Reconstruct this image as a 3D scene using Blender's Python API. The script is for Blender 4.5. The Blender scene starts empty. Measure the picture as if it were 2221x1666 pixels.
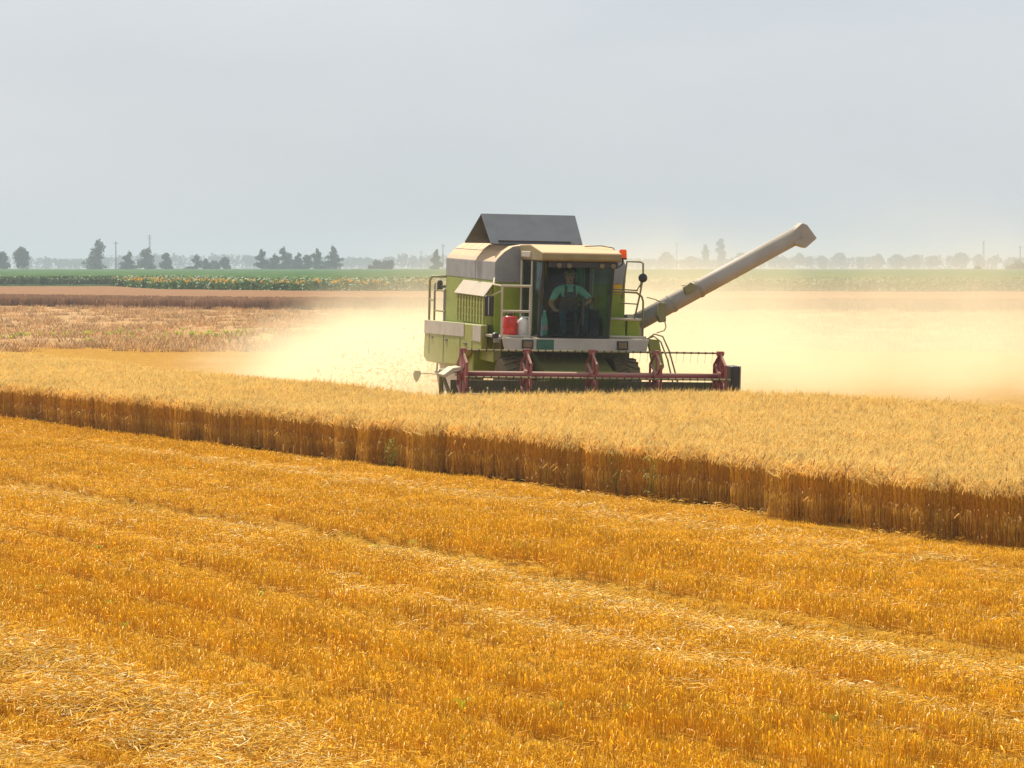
import bpy, bmesh, math, random
import numpy as np
from mathutils import Vector, Matrix, Euler, noise as mnoise

random.seed(7)
RNG = np.random.default_rng(7)
SC = bpy.context.scene
COL = SC.collection

# ------------------------------------------------------------------ camera
EYE = 2.95
cam_d = bpy.data.cameras.new('camera')
cam_d.sensor_width = 36.0
cam_d.lens = 116.2
cam_d.clip_start = 0.5
cam_d.clip_end = 9000
cam = bpy.data.objects.new('camera', cam_d)
cam.location = (0, 0, EYE)
cam.rotation_euler = (math.radians(90 - 2.06), 0, 0)
COL.objects.link(cam)
SC.camera = cam

# ------------------------------------------------------------------ sky and sun
SUN_AZ, SUN_EL = math.radians(-24), math.radians(50)      # behind the machine, a little to the left
world = bpy.data.worlds.new('World')
SC.world = world
world.use_nodes = True
wn, wl = world.node_tree.nodes, world.node_tree.links
wn.clear()
w_out = wn.new('ShaderNodeOutputWorld')
w_bg = wn.new('ShaderNodeBackground')
w_sky = wn.new('ShaderNodeTexSky')
w_sky.sky_type = 'NISHITA'
w_sky.sun_disc = False
w_sky.sun_elevation = SUN_EL
w_sky.sun_rotation = SUN_AZ % (2 * math.pi)
w_sky.air_density = 1.0
w_sky.dust_density = 2.0
w_sky.ozone_density = 2.0
# a thin veil of high cloud: pale blue grey, slightly mottled, the same all round the sky
w_tc = wn.new('ShaderNodeTexCoord')
w_map = wn.new('ShaderNodeMapping')
w_map.inputs['Scale'].default_value = (3.0, 3.0, 9.0)
w_no = wn.new('ShaderNodeTexNoise')
w_no.inputs['Scale'].default_value = 2.4
w_no.inputs['Detail'].default_value = 6
w_no.inputs['Roughness'].default_value = 0.5
w_rmp = wn.new('ShaderNodeValToRGB')
w_rmp.color_ramp.elements[0].position = 0.30
w_rmp.color_ramp.elements[0].color = (4.40, 4.84, 5.38, 1)
w_rmp.color_ramp.elements[1].position = 0.72
w_rmp.color_ramp.elements[1].color = (5.12, 5.42, 5.80, 1)
w_mix = wn.new('ShaderNodeMixRGB')
w_mix.inputs['Fac'].default_value = 0.86
wl.new(w_tc.outputs['Generated'], w_map.inputs['Vector'])
wl.new(w_map.outputs['Vector'], w_no.inputs['Vector'])
wl.new(w_no.outputs['Fac'], w_rmp.inputs['Fac'])
wl.new(w_sky.outputs['Color'], w_mix.inputs['Color1'])
wl.new(w_rmp.outputs['Color'], w_mix.inputs['Color2'])
wl.new(w_mix.outputs['Color'], w_bg.inputs['Color'])
w_bg.inputs['Strength'].default_value = 0.10
wl.new(w_bg.outputs['Background'], w_out.inputs['Surface'])

sun_d = bpy.data.lights.new('sun', 'SUN')
sun_d.energy = 5.0
sun_d.angle = math.radians(0.6)
sun_d.color = (1.0, 0.90, 0.74)
sun = bpy.data.objects.new('sun', sun_d)
to_sun = Vector((math.sin(SUN_AZ) * math.cos(SUN_EL), math.cos(SUN_AZ) * math.cos(SUN_EL), math.sin(SUN_EL)))
sun.rotation_euler = to_sun.to_track_quat('Z', 'Y').to_euler()
sun.location = (0, 0, 60)
COL.objects.link(sun)

SC.view_settings.view_transform = 'Standard'
SC.view_settings.look = 'None'
SC.view_settings.exposure = 0.4
SC.view_settings.gamma = 1.0
SC.view_settings.use_curve_mapping = False
SC.render.engine = 'CYCLES'
SC.cycles.use_denoising = True
SC.cycles.max_bounces = 8
SC.cycles.diffuse_bounces = 3
SC.cycles.glossy_bounces = 3
SC.cycles.transmission_bounces = 4
SC.cycles.transparent_max_bounces = 12
SC.cycles.volume_bounces = 4
SC.cycles.volume_max_steps = 256
SC.cycles.sample_clamp_indirect = 6.0

# ------------------------------------------------------------------ helpers
def tag(o, label=None, cat=None, group=None, kind=None):
    if label: o['label'] = label
    if cat: o['category'] = cat
    if group: o['group'] = group
    if kind: o['kind'] = kind
    return o

def empty(name, loc=(0, 0, 0), rz=0.0):
    o = bpy.data.objects.new(name, None)
    o.empty_display_size = 0.2
    o.location = loc
    o.rotation_euler = (0, 0, rz)
    COL.objects.link(o)
    return o

class MB:
    """collects vertices and faces of one mesh"""
    def __init__(self):
        self.v, self.f, self.m = [], [], []
        self.cur = 0
    def add(self, vs, fs):
        k = len(self.v)
        self.v.extend([tuple(p) for p in vs])
        for q in fs:
            self.f.append(tuple(i + k for i in q))
            self.m.append(self.cur)
        return self
    def box(self, x0, x1, y0, y1, z0, z1):
        vs = [(x0, y0, z0), (x1, y0, z0), (x1, y1, z0), (x0, y1, z0), (x0, y0, z1), (x1, y0, z1), (x1, y1, z1), (x0, y1, z1)]
        return self.add(vs, [(3, 2, 1, 0), (4, 5, 6, 7), (0, 1, 5, 4), (1, 2, 6, 5), (2, 3, 7, 6), (3, 0, 4, 7)])
    def prism(self, poly, axis, a, b):
        """polygon given in the two other axes (in x,y,z order), drawn out along axis from a to b"""
        def P(p, w):
            return {'x': (w, p[0], p[1]), 'y': (p[0], w, p[1]), 'z': (p[0], p[1], w)}[axis]
        n = len(poly)
        vs = [P(p, a) for p in poly] + [P(p, b) for p in poly]
        fs = [tuple(range(n)), tuple(range(2 * n - 1, n - 1, -1))]
        for i in range(n):
            j = (i + 1) % n
            fs.append((i, i + n, j + n, j))
        return self.add(vs, fs)
    def tube(self, pts, r, n=8, cap=True):
        pts = [Vector(p) for p in pts]
        rs = list(r) if isinstance(r, (list, tuple)) else [r] * len(pts)
        k = len(pts)
        vs, ref = [], None
        for i, p in enumerate(pts):
            t = (pts[min(i + 1, k - 1)] - pts[max(i - 1, 0)]).normalized()
            if ref is None:
                ref = Vector((0, 0, 1)) if abs(t.z) < 0.9 else Vector((1, 0, 0))
            a = t.cross(ref)
            if a.length < 1e-5: a = t.orthogonal()
            a.normalize()
            b = a.cross(t).normalized()
            ref = b
            for j in range(n):
                an = 2 * math.pi * j / n
                vs.append(p + (a * math.cos(an) + b * math.sin(an)) * rs[i])
        fs = []
        for i in range(k - 1):
            for j in range(n):
                j2 = (j + 1) % n
                fs.append((i * n + j, i * n + j2, (i + 1) * n + j2, (i + 1) * n + j))
        if cap:
            fs.append(tuple(range(n - 1, -1, -1)))
            fs.append(tuple(range((k - 1) * n, k * n)))
        return self.add(vs, fs)
    def lathe(self, prof, c, axis='z', n=20):
        """profile of (radius, height) spun about an axis through c"""
        vs = []
        for r, hh in prof:
            for j in range(n):
                a = 2 * math.pi * j / n
                u, w = r * math.cos(a), r * math.sin(a)
                vs.append({'z': (c[0] + u, c[1] + w, c[2] + hh), 'x': (c[0] + hh, c[1] + u, c[2] + w), 'y': (c[0] + u, c[1] + hh, c[2] + w)}[axis])
        fs = []
        for i in range(len(prof) - 1):
            for j in range(n):
                j2 = (j + 1) % n
                fs.append((i * n + j, i * n + j2, (i + 1) * n + j2, (i + 1) * n + j))
        fs.append(tuple(range(n - 1, -1, -1)))
        fs.append(tuple(range((len(prof) - 1) * n, len(prof) * n)))
        return self.add(vs, fs)
    def ball(self, c, r, n=10, m=7, sq=(1, 1, 1)):
        vs = []
        for i in range(m + 1):
            a = math.pi * i / m
            for j in range(n):
                b = 2 * math.pi * j / n
                vs.append((c[0] + r * sq[0] * math.sin(a) * math.cos(b), c[1] + r * sq[1] * math.sin(a) * math.sin(b), c[2] + r * sq[2] * math.cos(a)))
        fs = [(i * n + j, (i + 1) * n + j, (i + 1) * n + (j + 1) % n, i * n + (j + 1) % n) for i in range(m) for j in range(n)]
        return self.add(vs, fs)
    def mesh(self, name, mats):
        me = bpy.data.meshes.new(name)
        me.from_pydata(self.v, [], self.f)
        for m in (mats if isinstance(mats, (list, tuple)) else [mats]):
            me.materials.append(m)
        if any(self.m):
            me.polygons.foreach_set('material_index', self.m)
        bm = bmesh.new(); bm.from_mesh(me)
        bmesh.ops.recalc_face_normals(bm, faces=bm.faces)
        bm.to_mesh(me); bm.free()
        return me
    def build(self, name, mats, parent=None, bevel=0.0, smooth=False):
        o = bpy.data.objects.new(name, self.mesh(name, mats))
        COL.objects.link(o)
        if parent is not None: o.parent = parent
        if smooth:
            o.data.polygons.foreach_set('use_smooth', [True] * len(o.data.polygons))
        if bevel > 0:
            b = o.modifiers.new('bevel', 'BEVEL'); b.width = bevel; b.segments = 2; b.limit_method = 'ANGLE'; b.angle_limit = math.radians(35)
        return o

def np_mesh(name, V, F, mats, mi=None):
    """fast mesh from numpy: V (n,3), F list of arrays (m,3) or (m,4)"""
    me = bpy.data.meshes.new(name)
    me.vertices.add(len(V)); me.vertices.foreach_set('co', np.asarray(V, np.float32).ravel())
    loops = np.concatenate([f.ravel() for f in F]).astype(np.int32)
    tot = np.concatenate([np.full(len(f), f.shape[1], np.int32) for f in F])
    st = np.concatenate([[0], np.cumsum(tot)[:-1]]).astype(np.int32)
    me.loops.add(len(loops)); me.loops.foreach_set('vertex_index', loops)
    me.polygons.add(len(tot)); me.polygons.foreach_set('loop_start', st); me.polygons.foreach_set('loop_total', tot)
    for m in mats: me.materials.append(m)
    if mi is not None: me.polygons.foreach_set('material_index', np.asarray(mi, np.int32))
    me.update(calc_edges=True); me.validate()
    return me

def link_mesh(name, me, parent=None):
    o = bpy.data.objects.new(name, me); COL.objects.link(o)
    if parent is not None: o.parent = parent
    return o

# ------------------------------------------------------------------ materials
def new_mat(name):
    m = bpy.data.materials.new(name); m.use_nodes = True
    nt = m.node_tree
    return m, nt.nodes, nt.links, nt.nodes['Principled BSDF'], nt.nodes['Material Output']

def c4(c): return (c[0], c[1], c[2], 1)

def noise_col(n, l, a, b, scale, coord='Object', detail=4, lo=0.35, hi=0.65, vec_scale=None):
    tc = n.new('ShaderNodeTexCoord')
    no = n.new('ShaderNodeTexNoise'); no.inputs['Scale'].default_value = scale; no.inputs['Detail'].default_value = detail
    src = tc.outputs[coord]
    if vec_scale:
        mp = n.new('ShaderNodeMapping'); mp.inputs['Scale'].default_value = vec_scale
        l.new(src, mp.inputs['Vector']); src = mp.outputs['Vector']
    l.new(src, no.inputs['Vector'])
    r = n.new('ShaderNodeValToRGB')
    r.color_ramp.elements[0].position = lo; r.color_ramp.elements[0].color = c4(a)
    r.color_ramp.elements[1].position = hi; r.color_ramp.elements[1].color = c4(b)
    l.new(no.outputs['Fac'], r.inputs['Fac'])
    return r.outputs['Color'], no.outputs['Fac']

def paint(name, col, rough=0.45, dust=0.45, dustcol=(0.42, 0.33, 0.17), metallic=0.0, scale=1.6, settle=0.45):
    """machine paint with settled chaff dust, thicker on level faces"""
    m, n, l, bs, out = new_mat(name)
    base, _ = noise_col(n, l, [c * 0.86 for c in col], [min(1, c * 1.1) for c in col], scale * 2.2, 'Object', 5)
    tc = n.new('ShaderNodeTexCoord')
    no = n.new('ShaderNodeTexNoise'); no.inputs['Scale'].default_value = scale; no.inputs['Detail'].default_value = 8; no.inputs['Roughness'].default_value = 0.65
    l.new(tc.outputs['Object'], no.inputs['Vector'])
    geo = n.new('ShaderNodeNewGeometry')
    sep = n.new('ShaderNodeSeparateXYZ'); l.new(geo.outputs['Normal'], sep.inputs[0])
    up = n.new('ShaderNodeMapRange'); up.inputs['From Min'].default_value = 0.1; up.inputs['From Max'].default_value = 0.75
    up.inputs['To Min'].default_value = 0.0; up.inputs['To Max'].default_value = settle
    l.new(sep.outputs['Z'], up.inputs['Value'])
    mr = n.new('ShaderNodeMapRange'); mr.inputs['From Min'].default_value = 0.35; mr.inputs['From Max'].default_value = 0.75
    mr.inputs['To Min'].default_value = dust * 0.35; mr.inputs['To Max'].default_value = dust
    l.new(no.outputs['Fac'], mr.inputs['Value'])
    ad = n.new('ShaderNodeMath'); ad.operation = 'ADD'; ad.use_clamp = True
    l.new(up.outputs['Result'], ad.inputs[0]); l.new(mr.outputs['Result'], ad.inputs[1])
    mx = n.new('ShaderNodeMixRGB'); mx.inputs['Color2'].default_value = c4(dustcol)
    l.new(ad.outputs[0], mx.inputs['Fac']); l.new(base, mx.inputs['Color1'])
    l.new(mx.outputs['Color'], bs.inputs['Base Color'])
    rr = n.new('ShaderNodeMapRange'); rr.inputs['To Min'].default_value = rough; rr.inputs['To Max'].default_value = 0.9
    l.new(ad.outputs[0], rr.inputs['Value']); l.new(rr.outputs['Result'], bs.inputs['Roughness'])
    bs.inputs['Metallic'].default_value = metallic
    return m

def leafy(name, a, b, scale=6.0, trans=0.45, rough=0.6, coord='Object', rand=0.25):
    """thin plant matter: diffuse plus light coming through"""
    m, n, l, bs, out = new_mat(name)
    n.remove(bs)
    col, _ = noise_col(n, l, a, b, scale, coord, 4, 0.3, 0.7)
    oi = n.new('ShaderNodeObjectInfo')
    hs = n.new('ShaderNodeHueSaturation')
    mr = n.new('ShaderNodeMapRange'); mr.inputs['To Min'].default_value = 1 - rand; mr.inputs['To Max'].default_value = 1 + rand
    l.new(oi.outputs['Random'], mr.inputs['Value']); l.new(mr.outputs['Result'], hs.inputs['Value'])
    l.new(col, hs.inputs['Color'])
    df = n.new('ShaderNodeBsdfDiffuse'); tr = n.new('ShaderNodeBsdfTranslucent'); gl = n.new('ShaderNodeBsdfGlossy')
    gl.inputs['Roughness'].default_value = rough * 0.7
    gl.inputs['Color'].default_value = (1, 0.95, 0.85, 1)
    l.new(hs.outputs['Color'], df.inputs['Color']); l.new(hs.outputs['Color'], tr.inputs['Color'])
    m1 = n.new('ShaderNodeMixShader'); m1.inputs[0].default_value = trans
    l.new(df.outputs[0], m1.inputs[1]); l.new(tr.outputs[0], m1.inputs[2])
    m2 = n.new('ShaderNodeMixShader'); m2.inputs[0].default_value = 0.05
    m2.inputs[0].default_value = 0.02
    l.new(m1.outputs[0], m2.inputs[1]); l.new(gl.outputs[0], m2.inputs[2])
    l.new(m2.outputs[0], out.inputs['Surface'])
    return m

def soil(name, a, b, scale, bump=0.5, bscale=30, coord='Object', c=None, cscale=0.05):
    m, n, l, bs, out = new_mat(name)
    col, fac = noise_col(n, l, a, b, scale, coord, 8)
    if c is not None:
        tc = n.new('ShaderNodeTexCoord')
        no = n.new('ShaderNodeTexNoise'); no.inputs['Scale'].default_value = cscale; no.inputs['Detail'].default_value = 3
        l.new(tc.outputs[coord], no.inputs['Vector'])
        mr = n.new('ShaderNodeMapRange'); mr.inputs['From Min'].default_value = 0.42; mr.inputs['From Max'].default_value = 0.68
        l.new(no.outputs['Fac'], mr.inputs['Value'])
        mx = n.new('ShaderNodeMixRGB'); mx.inputs['Color2'].default_value = c4(c)
        l.new(mr.outputs['Result'], mx.inputs['Fac']); l.new(col, mx.inputs['Color1'])
        col = mx.outputs['Color']
    l.new(col, bs.inputs['Base Color'])
    bs.inputs['Roughness'].default_value = 0.95
    bs.inputs['Specular IOR Level'].default_value = 0.1
    bp = n.new('ShaderNodeBump'); bp.inputs['Strength'].default_value = bump; bp.inputs['Distance'].default_value = 0.05
    tc2 = n.new('ShaderNodeTexCoord'); nb = n.new('ShaderNodeTexNoise'); nb.inputs['Scale'].default_value = bscale; nb.inputs['Detail'].default_value = 6
    l.new(tc2.outputs[coord], nb.inputs['Vector']); l.new(nb.outputs['Fac'], bp.inputs['Height']); l.new(bp.outputs['Normal'], bs.inputs['Normal'])
    return m

def plain(name, col, rough=0.5, metallic=0.0, scale=8, var=0.15):
    m, n, l, bs, out = new_mat(name)
    base, _ = noise_col(n, l, [c * (1 - var) for c in col], [min(1, c * (1 + var)) for c in col], scale)
    l.new(base, bs.inputs['Base Color'])
    bs.inputs['Roughness'].default_value = rough; bs.inputs['Metallic'].default_value = metallic
    return m

def tinted_glass(name, tint, gloss=0.06):
    m, n, l, bs, out = new_mat(name)
    n.remove(bs)
    tr = n.new('ShaderNodeBsdfTransparent'); tr.inputs['Color'].default_value = c4(tint)
    gl = n.new('ShaderNodeBsdfGlossy'); gl.inputs['Roughness'].default_value = 0.03
    lw = n.new('ShaderNodeLayerWeight'); lw.inputs['Blend'].default_value = 0.25
    ml = n.new('ShaderNodeMath'); ml.operation = 'MULTIPLY_ADD'; ml.inputs[1].default_value = 0.22; ml.inputs[2].default_value = gloss * 0.2
    l.new(lw.outputs['Fresnel'], ml.inputs[0])
    mx = n.new('ShaderNodeMixShader')
    l.new(ml.outputs[0], mx.inputs[0]); l.new(tr.outputs[0], mx.inputs[1]); l.new(gl.outputs[0], mx.inputs[2])
    l.new(mx.outputs[0], out.inputs['Surface'])
    return m

M = {}
M['green'] = paint('green_paint', (0.225, 0.30, 0.001), 0.42, 0.07, (0.38, 0.36, 0.08))
M['green_dusty'] = paint('dusty_green_paint', (0.245, 0.295, 0.028), 0.5, 0.42, (0.44, 0.41, 0.18))
M['white'] = paint('pale_grey_paint', (0.44, 0.43, 0.40), 0.5, 0.30, (0.55, 0.43, 0.26))
M['tank'] = paint('tank_grey_paint', (0.245, 0.27, 0.295), 0.5, 0.07, (0.66, 0.46, 0.25), settle=0.85)
M['augerpaint'] = paint('stained_auger_paint', (0.31, 0.335, 0.35), 0.45, 0.26, (0.50, 0.34, 0.15), scale=0.8, settle=0.3)
M['roofpaint'] = paint('dusty_roof_paint', (0.20, 0.175, 0.075), 0.5, 0.2, (0.64, 0.43, 0.23), settle=0.9)
M['grey'] = paint('grey_paint', (0.20, 0.205, 0.20), 0.5, 0.20, (0.50, 0.42, 0.26))
M['cover'] = paint('tank_cover_sheet', (0.072, 0.090, 0.110), 0.6, 0.04, (0.30, 0.29, 0.26), settle=0.06)
M['maroon'] = paint('maroon_paint', (0.24, 0.032, 0.040), 0.5, 0.14, (0.5, 0.33, 0.22))
M['black'] = plain('black_plastic', (0.015, 0.016, 0.02), 0.45)
M['rubber'] = paint('dusty_rubber', (0.035, 0.034, 0.032), 0.8, 0.55, (0.30, 0.23, 0.11))
M['steel'] = paint('dull_steel', (0.22, 0.21, 0.19), 0.5, 0.4, (0.4, 0.32, 0.18), 0.3)
M['dark'] = plain('dark_interior', (0.018, 0.017, 0.016), 0.7)
M['header_shade'] = paint('header_shade_sheet', (0.07, 0.065, 0.025), 0.7, 0.3, (0.20, 0.15, 0.06))  # brown darkened to imitate the machine's shade over the header
M['darkgreen'] = paint('shaded_green_paint', (0.060, 0.075, 0.004), 0.6, 0.25, (0.16, 0.13, 0.03), settle=0.2)  # body green darkened to put shade on feeder house, axle and underside
M['rail'] = paint('rail_paint', (0.50, 0.47, 0.40), 0.5, 0.3, (0.5, 0.42, 0.24))
M['railgreen'] = paint('green_rail_paint', (0.16, 0.17, 0.07), 0.5, 0.3, (0.4, 0.34, 0.18))
M['glass'] = tinted_glass('tinted_cab_glass', (0.70, 0.80, 0.77))
M['lamp'] = plain('lamp_glass', (0.16, 0.14, 0.10), 0.15, 0.3)
M['orange'] = leafy('orange_beacon_plastic', (0.95, 0.22, 0.015), (1.0, 0.28, 0.02), 5, 0.6, 0.3, rand=0.0)
M['red'] = plain('red_plastic', (0.62, 0.035, 0.02), 0.4, 0, 12, 0.25)
M['jug'] = plain('white_plastic', (0.72, 0.71, 0.68), 0.4, 0, 6, 0.06)
M['yellow'] = plain('yellow_patch_paint', (0.55, 0.36, 0.01), 0.5)
M['teal'] = plain('dark_green_decal', (0.02, 0.11, 0.07), 0.4)

# field materials
M['stem'] = leafy('wheat_stem', (0.46, 0.22, 0.010), (0.71, 0.385, 0.025), 9.0, 0.40, rand=0.18)
M['ear'] = leafy('wheat_ear', (0.86, 0.575, 0.15), (0.97, 0.77, 0.29), 7.0, 0.50, rand=0.15)
M['ear_dark'] = leafy('dark_wheat_ear', (0.42, 0.22, 0.09), (0.60, 0.35, 0.14), 7.0, 0.4, rand=0.2)
M['leafdry'] = leafy('dry_leaf', (0.42, 0.24, 0.06), (0.68, 0.43, 0.13), 7.0, 0.5, rand=0.2)
M['stubble'] = leafy('stubble_straw', (0.60, 0.282, 0.001), (0.88, 0.465, 0.003), 9.0, 0.24, rand=0.13)
M['straw'] = leafy('loose_straw', (0.80, 0.43, 0.022), (0.95, 0.65, 0.11), 9.0, 0.35, rand=0.2)
M['strawbright'] = leafy('bleached_straw', (0.90, 0.70, 0.30), (0.96, 0.84, 0.48), 9.0, 0.35, rand=0.1)
M['edgeweed'] = leafy('yellowing_weed', (0.22, 0.26, 0.025), (0.36, 0.38, 0.05), 6.0, 0.45)
M['weed'] = leafy('green_weed', (0.28, 0.40, 0.02), (0.46, 0.56, 0.04), 6.0, 0.5)

# ------------------------------------------------------------------ scattering: one object that draws many small copies of a few meshes
def scatter(name, pts, rot, scl, idx, meshes, kind='stuff'):
    N = len(pts)
    me = bpy.data.meshes.new(name)
    me.vertices.add(N); me.vertices.foreach_set('co', np.asarray(pts, np.float32).ravel())
    a = me.attributes.new('rot', 'FLOAT_VECTOR', 'POINT'); a.data.foreach_set('vector', np.asarray(rot, np.float32).ravel())
    a = me.attributes.new('scl', 'FLOAT_VECTOR', 'POINT'); a.data.foreach_set('vector', np.asarray(scl, np.float32).ravel())
    a = me.attributes.new('pick', 'INT', 'POINT'); a.data.foreach_set('value', np.asarray(idx, np.int32))
    for src in meshes:
        for m in src.materials:
            if m is not None and m.name not in [x.name for x in me.materials if x]:
                me.materials.append(m)
    o = link_mesh(name, me)
    o['kind'] = kind
    ng = bpy.data.node_groups.new(name + '_scatter', 'GeometryNodeTree')
    ng.interface.new_socket('Geometry', in_out='INPUT', socket_type='NodeSocketGeometry')
    ng.interface.new_socket('Geometry', in_out='OUTPUT', socket_type='NodeSocketGeometry')
    n, l = ng.nodes, ng.links
    gi, go = n.new('NodeGroupInput'), n.new('NodeGroupOutput')
    jn = n.new('GeometryNodeJoinGeometry')
    for k, src in enumerate(reversed(meshes)):
        so = bpy.data.objects.new(src.name + '_source', src)
        oi = n.new('GeometryNodeObjectInfo'); oi.inputs['Object'].default_value = so; oi.inputs['As Instance'].default_value = False
        g2 = n.new('GeometryNodeGeometryToInstance')
        l.new(oi.outputs['Geometry'], g2.inputs[0]); l.new(g2.outputs[0], jn.inputs[0])
    ip = n.new('GeometryNodeInstanceOnPoints')
    ip.inputs['Pick Instance'].default_value = True
    l.new(gi.outputs[0], ip.inputs['Points']); l.new(jn.outputs[0], ip.inputs['Instance'])
    def attr(nm, dt):
        q = n.new('GeometryNodeInputNamedAttribute'); q.data_type = dt; q.inputs['Name'].default_value = nm
        return [s for s in q.outputs if s.enabled and s.name == 'Attribute'][0]
    l.new(attr('pick', 'INT'), ip.inputs['Instance Index'])
    e2r = n.new('FunctionNodeEulerToRotation')
    l.new(attr('rot', 'FLOAT_VECTOR'), e2r.inputs[0]); l.new(e2r.outputs[0], ip.inputs['Rotation'])
    l.new(attr('scl', 'FLOAT_VECTOR'), ip.inputs['Scale'])
    l.new(ip.outputs[0], go.inputs[0])
    md = o.modifiers.new('scatter', 'NODES'); md.node_group = ng
    return o

class Soup:
    """numpy gatherer for thousands of little blades"""
    def __init__(self): self.V, self.T, self.mi, self.k = [], [], [], 0
    def tris(self, V, T, m):
        V = np.asarray(V, float); T = np.asarray(T, int)
        self.V.append(V); self.T.append(T + self.k); self.mi.append(np.full(len(T), m)); self.k += len(V)
    def prism(self, p, q, r0, r1, m, n=3):
        p, q = np.asarray(p, float), np.asarray(q, float)
        t = q - p; t /= np.linalg.norm(t) + 1e-9
        a = np.cross(t, (0, 0, 1.0)) if abs(t[2]) < 0.9 else np.cross(t, (1.0, 0, 0))
        a /= np.linalg.norm(a); b = np.cross(t, a)
        an = np.arange(n) * 2 * math.pi / n
        ring = np.outer(np.cos(an), a) + np.outer(np.sin(an), b)
        V = np.vstack([p + ring * r0, q + ring * r1])
        T = []
        for i in range(n):
            j = (i + 1) % n
            T += [(i, j, n + j), (i, n + j, n + i)]
        T.append(tuple(range(n, n + 3)))
        self.tris(V, T, m)
    def blade(self, pts, w, side, m):
        """flat ribbon through pts, widths w"""
        V, T = [], []
        for p, ww in zip(pts, w):
            V += [np.asarray(p) - np.asarray(side) * ww, np.asarray(p) + np.asarray(side) * ww]
        for i in range(len(pts) - 1):
            T += [(2 * i, 2 * i + 1, 2 * i + 3), (2 * i, 2 * i + 3, 2 * i + 2)]
        self.tris(V, T, m)
    def mesh(self, name, mats):
        return np_mesh(name, np.vstack(self.V), [np.vstack(self.T)], mats, np.concatenate(self.mi))

# ------------------------------------------------------------------ field frame: p = metres from the wheat's cut edge towards the camera, t = metres along it
EA = np.array((5.38, 34.8)); EV = np.array((-0.465, 0.886)); EV = EV / np.linalg.norm(EV)
EN = np.array((-EV[1], EV[0])); EN = EN if EN[1] < 0 else -EN
EDGE_ANG = math.atan2(EV[1], EV[0])
def pt(p, t): return EA + EN * p + EV * t
def to_pt(x, y):
    d = np.stack([x - EA[0], y - EA[1]], -1)
    return d @ EN, d @ EV

def vnoise(x, y, s, seed=0):
    """cheap smooth value noise on arrays"""
    x = np.asarray(x) / s; y = np.asarray(y) / s
    xi, yi = np.floor(x).astype(int), np.floor(y).astype(int)
    fx, fy = x - xi, y - yi
    fx = fx * fx * (3 - 2 * fx); fy = fy * fy * (3 - 2 * fy)
    def h(a, b):
        n = np.sin(a * 127.1 + b * 311.7 + seed * 74.7) * 43758.5453
        return n - np.floor(n)
    return (h(xi, yi) * (1 - fx) + h(xi + 1, yi) * fx) * (1 - fy) + (h(xi, yi + 1) * (1 - fx) + h(xi + 1, yi + 1) * fx) * fy

def gauss(x, c, w): return np.exp(-((x - c) / w) ** 2)
def wob(t): return 0.22 * np.sin(t * 0.21 + 0.6) + 0.10 * np.sin(t * 0.57)

# wheel tracks and drill lines of the stubble (p positions)
def ground_z(x, y):
    p, t = to_pt(np.asarray(x, float), np.asarray(y, float))
    q = p + wob(t) * np.clip((p - 1) / 3, 0, 1)
    z = 0.03 * (vnoise(x, y, 2.5, 1) - 0.5) + 0.02 * (vnoise(x, y, 0.7, 2) - 0.5)
    z = z - 0.11 * np.clip((q - 5.85) / 0.15, 0, 1) * np.clip((6.9 - q) / 0.7, 0, 1) - 0.03 * gauss(q, 8.1, 0.25) - 0.05 * gauss(q, 14.15, 0.25) - 0.07 * gauss(q, 10.5, 0.13) - 0.07 * gauss(q, 9.1, 0.12) - 0.05 * gauss(q, 9.78, 0.1) - 0.05 * gauss(q, 11.3, 0.1)
    z = z + 0.08 * gauss(q, 13.1, 0.45) * (0.6 + 0.8 * vnoise(x, y, 0.5, 3))
    fade = np.clip((75 - np.asarray(y, float)) / 20, 0, 1)
    return z * fade

# ------------------------------------------------------------------ setting: ground sheets
M['farm'] = soil('far_farmland', (0.14, 0.14, 0.05), (0.22, 0.18, 0.08), 0.03, 0.0)
M['stubble_soil'] = soil('stubble_soil', (0.28, 0.135, 0.006), (0.46, 0.245, 0.016), 3.0, 0.6, 14, c=(0.36, 0.17, 0.012), cscale=0.35)
M['rough_soil'] = soil('rough_field_soil', (0.35, 0.195, 0.072), (0.44, 0.265, 0.105), 0.9, 0.5, 3, c=(0.44, 0.26, 0.11), cscale=0.06)
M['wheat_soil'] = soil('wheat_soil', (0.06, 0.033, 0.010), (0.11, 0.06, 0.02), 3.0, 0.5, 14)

g = MB(); g.add([(-2400, -80, -0.10), (2400, -80, -0.10), (2400, 4000, -0.10), (-2400, 4000, -0.10)], [(0, 1, 2, 3)])
tag(g.build('ground', M['farm']), kind='structure')

def grid_sheet(name, x0, x1, y0, y1, nx, ny, zf, mat, kind='structure'):
    xs = nx if not isinstance(nx, int) else np.linspace(x0, x1, nx)
    ys = ny if not isinstance(ny, int) else np.linspace(y0, y1, ny)
    nx, ny = len(xs), len(ys)
    X, Y = np.meshgrid(xs, ys)
    Z = zf(X, Y)
    V = np.stack([X.ravel(), Y.ravel(), Z.ravel()], 1)
    i = np.arange((ny - 1) * nx).reshape(ny - 1, nx)[:, :-1].ravel()
    F = np.stack([i, i + 1, i + nx + 1, i + nx], 1)
    me = np_mesh(name, V, [F], [mat])
    me.polygons.foreach_set('use_smooth', [True] * len(me.polygons))
    return tag(link_mesh(name, me), kind=kind)

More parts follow.
